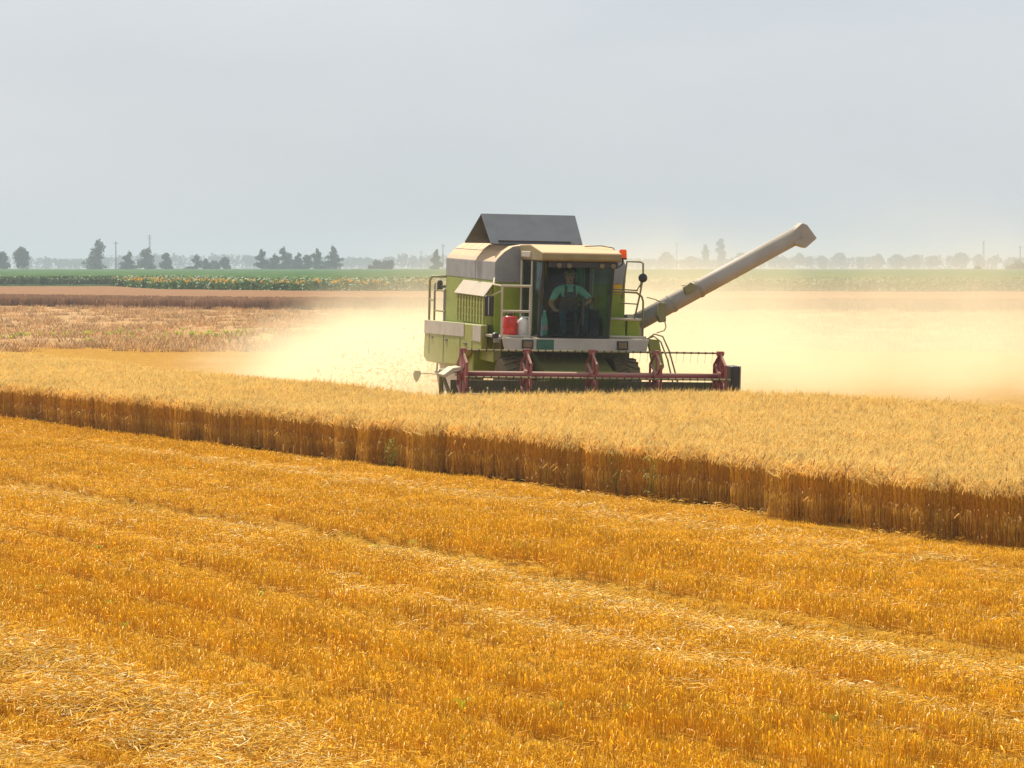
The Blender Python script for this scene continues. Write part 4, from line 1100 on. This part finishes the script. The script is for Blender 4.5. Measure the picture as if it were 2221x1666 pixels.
# orange beacon
m = MB(); m.tube([(0.86, 2.0, 2.90), (0.98, 2.0, 2.90), (1.045, 2.0, 2.96), (1.045, 2.0, 3.05)], 0.016, 6); bc = part('beacon', m, M['black'])
m = MB(); m.lathe([(0.075, 0.0), (0.07, 0.14), (0.055, 0.165)], (1.045, 2.0, 3.06), 'z', 16); part('lens', m, M['orange'], bc)
m = MB(); m.lathe([(0.08, 0.0), (0.08, 0.03)], (1.045, 2.0, 3.035), 'z', 16); part('base', m, M['black'], bc)

# unloading auger
aug = empty('unloading_auger', (0, 0, 0)); aug.parent = H
a0, a1 = Vector((1.46, 3.0, 1.74)), Vector((4.74, 2.75, 3.58))
dirv = (a1 - a0).normalized()
m = MB(); m.tube([a0, a0.lerp(a1, 0.5), a1], [0.172, 0.168, 0.166], 24); part('tube', m, M['augerpaint'], aug, 0, True)
m = MB(); m.prism([(4.76, 3.80), (4.86, 3.765), (5.065, 3.51), (4.84, 3.315), (4.62, 3.39), (4.60, 3.66)], 'y', 2.61, 2.89); part('spout', m, M['augerpaint'], aug, 0.02)
c0 = a0 + dirv * 0.62
for f_ in (0.95, 1.55):
    c = a0 + dirv * f_; m = MB(); m.tube([c - dirv * 0.03, c + dirv * 0.03], 0.183, 20); part('clamp_band', m, M['grey'], aug)
m = MB(); m.prism([(1.96, 2.22), (2.09, 2.22), (2.10, 1.86), (1.98, 1.84), (1.94, 1.95)], 'y', 2.64, 2.78); part('auger_bracket', m, M['railgreen'], aug, 0.01)
m = MB(); m.prism([(2.45, 2.52), (2.58, 2.62), (2.70, 2.56), (2.68, 2.48), (2.50, 2.38)], 'y', 2.68, 2.80); m.box(2.40, 2.60, 2.70, 2.72, 2.545, 2.56); part('auger_catch', m, M['railgreen'], aug, 0.008)
m = MB(); m.tube([(2.04, 2.72, 2.21), (1.88, 2.66, 2.28), (1.70, 2.62, 2.32)], 0.010, 6); part('auger_rod', m, M['railgreen'], aug)
m = MB(); m.tube([(2.08, 2.68, 1.87), (2.09, 2.6, 1.76), (2.0, 2.4, 1.70), (1.80, 2.2, 1.66)], 0.012, 6); part('auger_hose', m, M['railgreen'], aug)
m = MB(); m.lathe([(0.24, 0), (0.24, 0.25), (0.2, 0.4)], (1.50, 3.02, 1.50), 'z', 18); part('auger_pivot', m, M['grey'], aug)
# hydraulic hoses and the shield under the platform's right end
R([(1.42, 1.6, 1.56), (1.55, 1.5, 1.62), (1.66, 1.4, 1.52), (1.74, 1.2, 1.20), (1.78, 0.9, 0.75)], 'hydraulic_hose', 0.016)
R([(1.45, 1.65, 1.55), (1.58, 1.6, 1.66), (1.72, 1.5, 1.62), (1.80, 1.3, 1.35), (1.92, 1.0, 0.7)], 'hydraulic_hose', 0.016)
m = MB(); m.prism([(1.46, 1.57), (1.68, 1.55), (1.80, 1.05), (1.66, 0.80), (1.55, 1.15)], 'y', 1.60, 1.72); part('side_shield', m, M['green_dusty'], None, 0.015)

# wheels
def wheel(x_, y_, r_, w_, name='wheel'):
    root = empty(name, (x_, y_, r_ - 0.02 * y_)); root.parent = H
    m = MB(); m.lathe([(r_ * 0.55, -w_ * 0.46), (r_ * 0.86, -w_ * 0.5), (r_ * 0.96, -w_ * 0.42), (r_ * 0.965, w_ * 0.42), (r_ * 0.86, w_ * 0.5), (r_ * 0.55, w_ * 0.46)], (0, 0, 0), 'x', 32)
    for k in range(22):       # chevron lugs
        for s_ in (-1, 1):
            a = 2 * math.pi * (k + (0.5 if s_ > 0 else 0)) / 22; da = 0.16
            c1, s1, c2, s2 = math.cos(a), math.sin(a), math.cos(a + da), math.sin(a + da)
            q = [(0, r_ * 0.95 * c1, r_ * 0.95 * s1), (s_ * w_ * 0.46, r_ * 0.93 * c2, r_ * 0.93 * s2), (s_ * w_ * 0.46, r_ * 0.93 * math.cos(a + da + .08), r_ * 0.93 * math.sin(a + da + .08)), (0, r_ * 0.95 * math.cos(a + .08), r_ * 0.95 * math.sin(a + .08))]
            q2 = [(p[0], p[1] * 1.065, p[2] * 1.065) for p in q]
            m.add(q + q2, [(0, 1, 2, 3), (7, 6, 5, 4), (0, 4, 5, 1), (1, 5, 6, 2), (2, 6, 7, 3), (3, 7, 4, 0)])
    part('tyre', m, M['rubber'], root)
    m = MB(); m.lathe([(r_ * 0.56, -w_ * 0.40), (r_ * 0.5, -w_ * 0.2), (r_ * 0.2, -w_ * 0.12), (r_ * 0.2, w_ * 0.12), (r_ * 0.5, w_ * 0.2), (r_ * 0.56, w_ * 0.40)], (0, 0, 0), 'x', 24); part('rim', m, M['green'], root)
wheel(-0.93, 2.45, 0.61, 0.52); wheel(1.20, 2.45, 0.61, 0.52)
wheel(-0.78, 6.7, 0.45, 0.34); wheel(1.05, 6.7, 0.45, 0.34)
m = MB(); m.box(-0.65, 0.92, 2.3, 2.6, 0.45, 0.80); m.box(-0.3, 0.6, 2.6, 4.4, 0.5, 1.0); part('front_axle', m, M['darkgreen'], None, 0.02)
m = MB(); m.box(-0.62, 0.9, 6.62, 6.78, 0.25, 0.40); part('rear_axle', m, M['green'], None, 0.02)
m = MB(); m.box(-1.12, 1.40, 2.65, 3.20, 1.05, 1.50); part('dark_underside', m, M['darkgreen'], None, 0.02)  # dark underside of the platform, its colour carrying the shade there
# feeder house
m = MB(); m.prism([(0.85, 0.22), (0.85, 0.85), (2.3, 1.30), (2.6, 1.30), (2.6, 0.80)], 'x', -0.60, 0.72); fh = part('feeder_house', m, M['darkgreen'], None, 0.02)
m = MB(); m.box(-0.62, 0.74, 1.12, 1.17, 0.62, 0.97); part('feeder_rib', m, M['green'], fh)

# header: trough, end dividers, auger, knife
hd = empty('header', (0, 0, 0)); hd.parent = H
m = MB(); m.prism([(0.05, 0.10), (0.10, 0.06), (0.85, 0.12), (0.90, 0.80), (0.86, 0.80), (0.80, 0.22), (0.45, 0.14)], 'x', -2.45, 2.62); part('trough', m, M['header_shade'], hd, 0.006)
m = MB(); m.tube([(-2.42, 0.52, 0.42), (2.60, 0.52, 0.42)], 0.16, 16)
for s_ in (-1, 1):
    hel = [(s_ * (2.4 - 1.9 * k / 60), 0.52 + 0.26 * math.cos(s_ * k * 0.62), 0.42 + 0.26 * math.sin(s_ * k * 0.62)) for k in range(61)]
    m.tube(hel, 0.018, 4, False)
part('feed_auger', m, M['header_shade'], hd)
m = MB()
for k in range(66):
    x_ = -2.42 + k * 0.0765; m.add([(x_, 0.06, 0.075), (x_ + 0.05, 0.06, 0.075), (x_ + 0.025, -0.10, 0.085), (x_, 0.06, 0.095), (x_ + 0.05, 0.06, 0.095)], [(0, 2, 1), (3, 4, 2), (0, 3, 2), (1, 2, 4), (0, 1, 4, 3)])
kn = part('knife', m, M['header_shade'], hd); kn['kind'] = 'stuff'
for x0_, x1_ in ((-2.52, -2.46), (2.63, 2.69)):
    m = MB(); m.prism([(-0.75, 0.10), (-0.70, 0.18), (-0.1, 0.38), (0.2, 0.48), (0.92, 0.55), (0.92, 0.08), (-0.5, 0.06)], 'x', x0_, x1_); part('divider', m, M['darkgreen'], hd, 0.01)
m = MB(); m.box(2.70, 2.86, 0.25, 0.75, 0.35, 1.13); part('drive_guard', m, M['black'], hd, 0.02)
m = MB(); m.box(2.862, 2.885, 0.24, 0.76, 0.34, 1.14); part('guard_cover', m, M['rail'], hd, 0.01)
# lifting arms of the reel: bent frame at the left end, rods at the right
m = MB(); m.tube([(-2.62, 0.85, 0.30), (-2.70, 0.55, 0.98), (-2.50, 0.1, 1.0)], 0.045, 6); m.tube([(-2.70, 0.55, 0.98), (-2.50, 0.30, 0.35)], 0.035, 6); part('reel_arm', m, M['railgreen'], hd)
m = MB(); m.prism([(-2.78, 0.93), (-2.60, 1.06), (-2.45, 1.08), (-2.42, 1.02), (-2.60, 0.97), (-2.75, 0.88)], 'y', -0.05, 0.45); part('arm_cover', m, M['rail'], hd, 0.01)
m = MB(); m.box(-2.70, -2.54, 0.2, 0.5, 0.30, 0.36); part('arm_step', m, M['railgreen'], hd, 0.008)
m = MB(); m.tube([(2.62, 0.85, 0.30), (2.45, 0.5, 0.85), (2.5, 0.05, 0.93)], 0.04, 6); m.tube([(2.30, 0.8, 0.62), (2.05, 0.6, 0.42)], 0.022, 6); m.tube([(2.30, 0.8, 0.55), (1.98, 0.6, 0.40)], 0.022, 6); part('reel_arm', m, M['railgreen'], hd)
m = MB(); m.prism([(1.22, 0.30), (1.20, 0.50), (1.25, 0.60), (1.29, 0.50), (1.36, 0.42), (1.38, 0.30)], 'y', 0.88, 0.95); part('trough_bracket', m, M['railgreen'], hd, 0.008)

# reel: axle tube, six-sided spider frames, tine bars
reel = empty('reel', (0, 0, 0.94)); reel.parent = H
RR = 0.44
m = MB(); m.tube([(-2.48, 0, 0), (2.52, 0, 0)], 0.066, 16); part('reel_tube', m, M['maroon'], reel, 0, True)
angs = [math.pi / 2 + k * math.pi / 3 for k in range(6)]
for x_ in (-2.42, -1.24, -0.02, 1.18, 2.40):
    m = MB(); w_ = 0.022
    pts6 = [(x_, RR * 0.98 * math.cos(a), RR * 0.98 * math.sin(a)) for a in angs]
    for k in range(6):
        m.tube([pts6[k], pts6[(k + 1) % 6]], 0.024, 6)
        m.tube([(x_ + 0.02, 0.05 * math.cos(angs[k]), 0.05 * math.sin(angs[k])), (x_ + 0.01, pts6[k][1], pts6[k][2])], 0.022, 6)
    m.tube([(x_ - 0.05, 0, 0), (x_ + 0.05, 0, 0)], 0.10, 14)
    m.box(x_ - 0.06, x_ + 0.06, -0.045, 0.045, RR - 0.05, RR + 0.035)
    if abs(x_) > 2:          # end shields: filled plates between the spokes
        for k in range(6):
            a_, b_ = angs[k], angs[(k + 1) % 6]; mid = (a_ + b_) / 2
            m.prism([(0.06 * math.cos(mid), 0.06 * math.sin(mid)), (RR * 0.93 * math.cos(a_ + .1), RR * 0.93 * math.sin(a_ + .1)), (RR * 0.93 * math.cos(b_ - .1), RR * 0.93 * math.sin(b_ - .1))], 'x', x_ - 0.012 + (0.03 if x_ > 0 else 0), x_ + (0.03 if x_ > 0 else 0))
    part('spider', m, M['maroon'], reel)
for k in (0, 1.55, 3, 4.45):
    a = math.pi / 2 + k * math.pi / 3
    y_, z_ = RR * math.cos(a), RR * math.sin(a)
    m = MB(); m.tube([(-2.46, y_, z_), (2.48, y_, z_)], 0.017, 8); tbar = part('tine_bar', m, M['railgreen'], reel)
    m = MB()
    for j in range(36):
        x_ = -2.40 + j * 0.137
        m.tube([(x_, y_, z_), (x_, y_ + 0.02, z_ - 0.10), (x_, y_ + 0.05, z_ - 0.19)], 0.003, 3, False)
        m.box(x_ - 0.012, x_ + 0.012, y_ - 0.019, y_ + 0.019, z_ - 0.020, z_ + 0.020)
    tn = part('tines', m, M['black'], tbar); tn['kind'] = 'stuff'; tn.name = 'tine_row'

# ------------------------------------------------------------------ things carried on the machine
def carried(o): o.matrix_world = CB @ Matrix.Translation(o.location)
can = empty('canister', (-1.12, 1.92, 1.567)); carried(can)
tag(can, 'round red canister on the platform behind the guard rail', 'canister')
m = MB(); m.lathe([(0.125, 0.0), (0.135, 0.02), (0.135, 0.14), (0.130, 0.15), (0.135, 0.16), (0.135, 0.34), (0.12, 0.37), (0.06, 0.385)], (0, 0, 0), 'z', 24); m.build('barrel', M['red'], can, 0, True)
m = MB(); m.lathe([(0.05, 0.38), (0.05, 0.42), (0.04, 0.43)], (0, 0, 0), 'z', 14); m.tube([(-0.09, 0, 0.38), (-0.07, 0, 0.46), (0.07, 0, 0.46), (0.09, 0, 0.38)], 0.012, 6); m.build('cap', M['dark'], can)
jug = empty('jug', (-0.87, 1.92, 1.567)); carried(jug)
tag(jug, 'white plastic jug standing between the red canister and the cab', 'jug')
m = MB(); m.lathe([(0.10, 0.0), (0.115, 0.02), (0.115, 0.24), (0.10, 0.30), (0.05, 0.345), (0.03, 0.36), (0.03, 0.39)], (0, 0, 0), 'z', 20); m.build('body', M['jug'], jug, 0, True)
m = MB(); m.lathe([(0.038, 0.385), (0.038, 0.42)], (0, 0, 0), 'z', 12); m.build('cap', M['teal'], jug)
m = MB(); m.tube([(0.04, 0, 0.36), (0.10, 0, 0.36), (0.12, 0, 0.28)], 0.014, 6); m.build('handle', M['jug'], jug)
M['bottle'] = plain('pale_green_bottle', (0.18, 0.52, 0.42), 0.25)
M['pink'] = plain('pink_label', (0.75, 0.40, 0.42), 0.5)
bot = empty('bottle', (-0.50, 1.76, 1.602)); carried(bot)
tag(bot, 'green plastic bottle with a pink label behind the windscreen', 'bottle')
m = MB(); m.lathe([(0.055, 0), (0.062, 0.02), (0.062, 0.26), (0.045, 0.34), (0.028, 0.40), (0.024, 0.44)], (0, 0, 0), 'z', 16); m.build('body', M['bottle'], bot, 0, True)
m = MB(); m.lathe([(0.064, 0.10), (0.064, 0.19)], (0, 0, 0), 'z', 16); m.build('label', M['pink'], bot)
m = MB(); m.lathe([(0.028, 0.435), (0.028, 0.465)], (0, 0, 0), 'z', 12); m.build('cap', M['jug'], bot)

# ------------------------------------------------------------------ the driver
M['skin'] = plain('tanned_skin', (0.50, 0.26, 0.15), 0.6, 0, 10, 0.1)
M['shirt'] = plain('turquoise_shirt', (0.30, 0.74, 0.64), 0.8, 0, 9, 0.12)
M['overall'] = plain('dark_blue_overalls', (0.03, 0.07, 0.11), 0.85, 0, 9, 0.15)
M['capcloth'] = plain('khaki_cap', (0.24, 0.22, 0.09), 0.85)
M['hair'] = plain('dark_hair', (0.03, 0.022, 0.016), 0.8)
def build_person():
    J, E = [], []
    def j(p, r_, parent=None):
        J.append((p, r_)); k = len(J) - 1
        if parent is not None: E.append((parent, k))
        return k
    # local frame: x right in the picture, y away from the camera, z up; seat at z = 0
    pel = j((0, 0, 0.10), (0.17, 0.13)); ab = j((0, -0.01, 0.26), (0.16, 0.115), pel); ch = j((0, -0.03, 0.44), (0.185, 0.125), ab)
    up = j((0, -0.03, 0.55), (0.13, 0.09), ch); nk = j((0, -0.045, 0.63), (0.060, 0.060), up)
    jaw = j((0, -0.075, 0.715), (0.072, 0.082), nk); hd_ = j((0, -0.07, 0.80), (0.084, 0.10), jaw); tp = j((0, -0.065, 0.875), (0.065, 0.08), hd_)
    for s_ in (-1, 1):
        sh = j((s_ * 0.205, -0.03, 0.52), (0.085, 0.08), up)
        if s_ < 0:           # picture-left arm hangs down to the lever beside the seat
            el = j((-0.34, -0.06, 0.26), (0.052, 0.052), sh); wr = j((-0.30, -0.27, 0.13), (0.034, 0.036), el); hdv = Vector((0.10, -0.06, -0.01))
        else:                # picture-right arm reaches forward and out to the wheel
            el = j((0.37, -0.18, 0.35), (0.052, 0.052), sh); wr = j((0.22, -0.37, 0.26), (0.034, 0.036), el); hdv = Vector((-0.05, -0.075, -0.02))
        w0 = Vector(J[wr][0]); pm = j(tuple(w0 + hdv * 0.55), (0.030, 0.020), wr); pk = Vector(J[pm][0])
        fd = hdv.normalized(); lat = fd.cross(Vector((0, 0, 1))).normalized()
        for q, (off, L) in enumerate(((-0.026, 0.072), (-0.009, 0.082), (0.009, 0.078), (0.026, 0.060))):
            a = j(tuple(pk + lat * off + fd * 0.035), (0.010, 0.010), pm); b = j(tuple(pk + lat * off + fd * (0.035 + L * 0.5) + Vector((0, 0, -0.012))), (0.009, 0.009), a); j(tuple(pk + lat * off + fd * (0.035 + L * 0.72) + Vector((0, 0, -0.040))), (0.008, 0.008), b)
        a = j(tuple(pk - lat * 0.036 * s_ + fd * 0.0 + Vector((0, 0, 0.012))), (0.011, 0.011), pm); j(tuple(pk - lat * 0.055 * s_ + fd * 0.035), (0.009, 0.009), a)
        hp = j((s_ * 0.11, -0.03, 0.08), (0.10, 0.09), pel); kn_ = j((s_ * 0.21, -0.47, 0.12), (0.072, 0.072), hp); an_ = j((s_ * 0.19, -0.50, -0.27), (0.047, 0.05), kn_)
        j((s_ * 0.20, -0.66, -0.315), (0.045, 0.032), an_)
    me = bpy.data.meshes.new('person_frame'); me.from_pydata([p for p, _ in J], E, [])
    o = bpy.data.objects.new('person_frame', me); COL.objects.link(o)
    o.modifiers.new('skin', 'SKIN')
    if not me.skin_vertices: 
        bm = bmesh.new(); bm.from_mesh(me); bm.verts.layers.skin.verify(); bm.to_mesh(me); bm.free()
    sv = me.skin_vertices[0].data
    for k, (_, r_) in enumerate(J): sv[k].radius = r_
    sv[0].use_root = True
    ss = o.modifiers.new('sub', 'SUBSURF'); ss.levels = 2; ss.render_levels = 2
    dg = bpy.context.evaluated_depsgraph_get()
    ev = o.evaluated_get(dg); body = bpy.data.meshes.new_from_object(ev)
    bpy.data.objects.remove(o)
    body.name = 'person'
    body.materials.clear()
    for k in ('skin', 'shirt', 'overall', 'dark'): body.materials.append(M[k])
    for f in body.polygons:
        f.use_smooth = True
        x_, y_, z_ = f.center
        arm = abs(x_) > 0.235 and z_ > 0.02 and not (z_ < 0.21 and y_ < -0.30 and abs(x_) < 0.29)
        leg = z_ < 0.20 and not (abs(x_) > 0.255 and z_ > 0.125 and y_ < -0.05 and y_ > -0.40)
        if z_ < -0.255: f.material_index = 3
        elif z_ > 0.625: f.material_index = 0
        elif abs(x_) > 0.16 and z_ > 0.33 and (x_ < 0 or y_ > -0.20): f.material_index = 1
        elif (x_ < -0.25 or x_ > 0.17) and z_ > 0.10 and y_ < -0.03 and (y_ < -0.16 or z_ > 0.2) and not (z_ < 0.2 and abs(x_) < 0.28 and y_ < -0.38): f.material_index = 0
        elif z_ > 0.50 and abs(x_) < 0.16 and not (0.07 < abs(x_) < 0.115): f.material_index = 1
        elif abs(x_) > 0.10 and z_ > 0.40: f.material_index = 1
        else: f.material_index = 2
    p = link_mesh('person', body)
    tag(p, 'driver in turquoise shirt, dark overalls and cap, seated behind the windscreen', 'person')
    m = MB(); m.ball((0, -0.07, 0.845), 0.105, 16, 9, (0.98, 1.12, 0.72)); m.add([(-0.085, -0.15, 0.865), (0.085, -0.15, 0.865), (0.07, -0.235, 0.845), (-0.07, -0.235, 0.845), (-0.085, -0.15, 0.852), (0.085, -0.15, 0.852), (0.07, -0.235, 0.835), (-0.07, -0.235, 0.835)],
        [(0, 1, 2, 3), (7, 6, 5, 4), (0, 4, 5, 1), (1, 5, 6, 2), (2, 6, 7, 3), (3, 7, 4, 0)]); m.build('cap', M['capcloth'], p, 0, True)
    m = MB(); m.prism([(-0.165, 0.725), (-0.165, 0.755), (-0.150, 0.785), (-0.14, 0.725)], 'x', -0.016, 0.016); m.build('nose', M['skin'], p, 0.005)
    for s_ in (-1, 1):
        m = MB(); m.ball((s_ * 0.034, -0.152, 0.785), 0.011, 8, 5); m.build('eye', M['dark'], p)
        m = MB(); m.ball((s_ * 0.085, -0.06, 0.765), 0.026, 8, 6, (0.4, 0.8, 1.2)); m.build('ear', M['skin'], p)
    m = MB(); m.box(-0.026, 0.026, -0.158, -0.150, 0.695, 0.703); m.build('mouth', M['dark'], p)
    return p
per = build_person()
per.matrix_world = CB @ Matrix.Translation((0.15, 2.56, 1.92)) @ Matrix.Diagonal((1.06, 1.0, 1.0, 1.0))

# ------------------------------------------------------------------ dust raised by the machine
def curve(n, l, src, lo, hi, pts):
    mr = n.new('ShaderNodeMapRange'); mr.inputs['From Min'].default_value = lo; mr.inputs['From Max'].default_value = hi
    l.new(src, mr.inputs['Value'])
    fc = n.new('ShaderNodeFloatCurve'); cv = fc.mapping.curves[0]
    ps_ = [((x_ - lo) / (hi - lo), y_) for x_, y_ in pts]
    cv.points[0].location = ps_[0]; cv.points[1].location = ps_[-1]
    for q in ps_[1:-1]: cv.points.new(*q)
    fc.mapping.update()
    l.new(mr.outputs['Result'], fc.inputs['Value'])
    return fc.outputs[0]
def math_(n, l, op, a, b=None, clamp=False):
    q = n.new('ShaderNodeMath'); q.operation = op; q.use_clamp = clamp
    for i_, s_ in enumerate((a, b)):
        if s_ is None: continue
        if isinstance(s_, (int, float)): q.inputs[i_].default_value = s_
        else: l.new(s_, q.inputs[i_])
    return q.outputs[0]
dm = bpy.data.materials.new('harvest_dust'); dm.use_nodes = True
n, l = dm.node_tree.nodes, dm.node_tree.links
n.clear()
o_ = n.new('ShaderNodeOutputMaterial'); pv = n.new('ShaderNodeVolumePrincipled')
pv.inputs['Color'].default_value = (0.99, 0.918, 0.69, 1)
pv.inputs['Anisotropy'].default_value = 0.35
l.new(pv.outputs[0], o_.inputs['Volume'])
geo = n.new('ShaderNodeNewGeometry'); sx = n.new('ShaderNodeSeparateXYZ'); l.new(geo.outputs['Position'], sx.inputs[0])
# lateral position: the cloud's left flank leans away to the left
lat = math_(n, l, 'ADD', sx.outputs['X'], math_(n, l, 'MULTIPLY', math_(n, l, 'SUBTRACT', sx.outputs['Y'], 70.0), 0.08))
no = n.new('ShaderNodeTexNoise'); no.inputs['Scale'].default_value = 0.25; no.inputs['Detail'].default_value = 4; no.inputs['Roughness'].default_value = 0.55
l.new(geo.outputs['Position'], no.inputs['Vector'])
lat2 = math_(n, l, 'ADD', lat, math_(n, l, 'MULTIPLY', math_(n, l, 'SUBTRACT', no.outputs['Fac'], 0.5), 7.0))
hgt = math_(n, l, 'MULTIPLY', curve(n, l, lat2, -12, 28, [(-12, 0.03), (-8.5, 0.05), (-6, 0.14), (-4.2, 0.34), (-2.5, 0.50), (0, 0.52), (5, 0.74), (12, 0.76), (28, 0.66)]), 4.0)
no3 = n.new('ShaderNodeTexNoise'); no3.inputs['Scale'].default_value = 0.17; no3.inputs['Detail'].default_value = 5; no3.inputs['Roughness'].default_value = 0.6
l.new(geo.outputs['Position'], no3.inputs['Vector'])
bil = n.new('ShaderNodeMapRange'); bil.inputs['From Min'].default_value = 0.34; bil.inputs['From Max'].default_value = 0.66; bil.inputs['To Min'].default_value = 0.5; bil.inputs['To Max'].default_value = 1.25
l.new(no3.outputs['Fac'], bil.inputs['Value'])
hgt = math_(n, l, 'MULTIPLY', hgt, bil.outputs['Result'])
amt = curve(n, l, lat2, -12, 28, [(-12, 0.0), (-9, 0.06), (-6, 0.30), (-3, 0.90), (1.0, 0.95), (4.5, 0.54), (11, 0.32), (28, 0.18)])
dep = curve(n, l, sx.outputs['Y'], 64, 130, [(64, 0.0), (69, 0.8), (75, 1.0), (86, 0.62), (100, 0.34), (115, 0.18), (130, 0.0)])
zr = math_(n, l, 'DIVIDE', sx.outputs['Z'], hgt)
ver = math_(n, l, 'EXPONENT', math_(n, l, 'MULTIPLY', math_(n, l, 'POWER', math_(n, l, 'ABSOLUTE', zr), 2.3), -1.5))
no2 = n.new('ShaderNodeTexNoise'); no2.inputs['Scale'].default_value = 0.5; no2.inputs['Detail'].default_value = 4
l.new(geo.outputs['Position'], no2.inputs['Vector'])
puf = n.new('ShaderNodeMapRange'); puf.inputs['From Min'].default_value = 0.32; puf.inputs['From Max'].default_value = 0.68; puf.inputs['To Min'].default_value = 0.15; puf.inputs['To Max'].default_value = 1.75
l.new(no2.outputs['Fac'], puf.inputs['Value'])
den = math_(n, l, 'MULTIPLY', math_(n, l, 'MULTIPLY', math_(n, l, 'MULTIPLY', amt, dep), math_(n, l, 'MULTIPLY', ver, puf.outputs['Result'])), 0.21)
l.new(den, pv.inputs['Density'])
m = MB(); m.box(-16, 27, 63.5, 130, 0.07, 5.2)
dust = m.build('dust', dm); tag(dust, 'pale golden dust cloud raised behind the combine harvester', 'dust', kind='stuff')
try: dm.cycles.volume_step_rate = 0.25
except Exception: pass

def chaff_bit(seed):
    r = np.random.default_rng(seed); S = Soup()
    for i in range(14):
        c = r.normal(0, 0.35, 3) * (1, 1, 0.6); d = r.normal(0, 1, 3); d *= r.uniform(0.02, 0.055) / np.linalg.norm(d)
        S.prism(c - d, c + d, 0.006, 0.004, 0)
    return S.mesh('chaff_bit', [M['straw']])
N = 110
cz = np.stack([RNG.normal(-1.6, 0.9, N), 69.0 + np.abs(RNG.normal(0, 1.8, N)), np.abs(RNG.normal(0.25, 0.28, N)) + 0.25], 1)
rot = RNG.uniform(0, 6.28, (N, 3)); sc = RNG.uniform(0.6, 1.2, N)
scatter('flying_chaff', cz, rot, np.stack([sc] * 3, 1), RNG.integers(0, 3, N), [chaff_bit(900 + i) for i in range(3)])
tag(bpy.data.objects['flying_chaff'], 'bits of chaff flying out behind the rear wheels of the combine', 'chaff')
# ------------------------------------------------------------------ haze
hm = bpy.data.materials.new('haze_air'); hm.use_nodes = True
n, l = hm.node_tree.nodes, hm.node_tree.links; n.clear()
o_ = n.new('ShaderNodeOutputMaterial'); pv = n.new('ShaderNodeVolumePrincipled')
pv.inputs['Color'].default_value = (0.645, 0.765, 0.90, 1); pv.inputs['Density'].default_value = 0.00040; pv.inputs['Anisotropy'].default_value = 0.0
l.new(pv.outputs[0], o_.inputs['Volume'])
m = MB(); m.box(-2450, 2450, -120, 4050, -1.2, 27)
tag(m.build('haze', hm), 'thin blue grey haze over the whole plain', 'haze', kind='stuff')
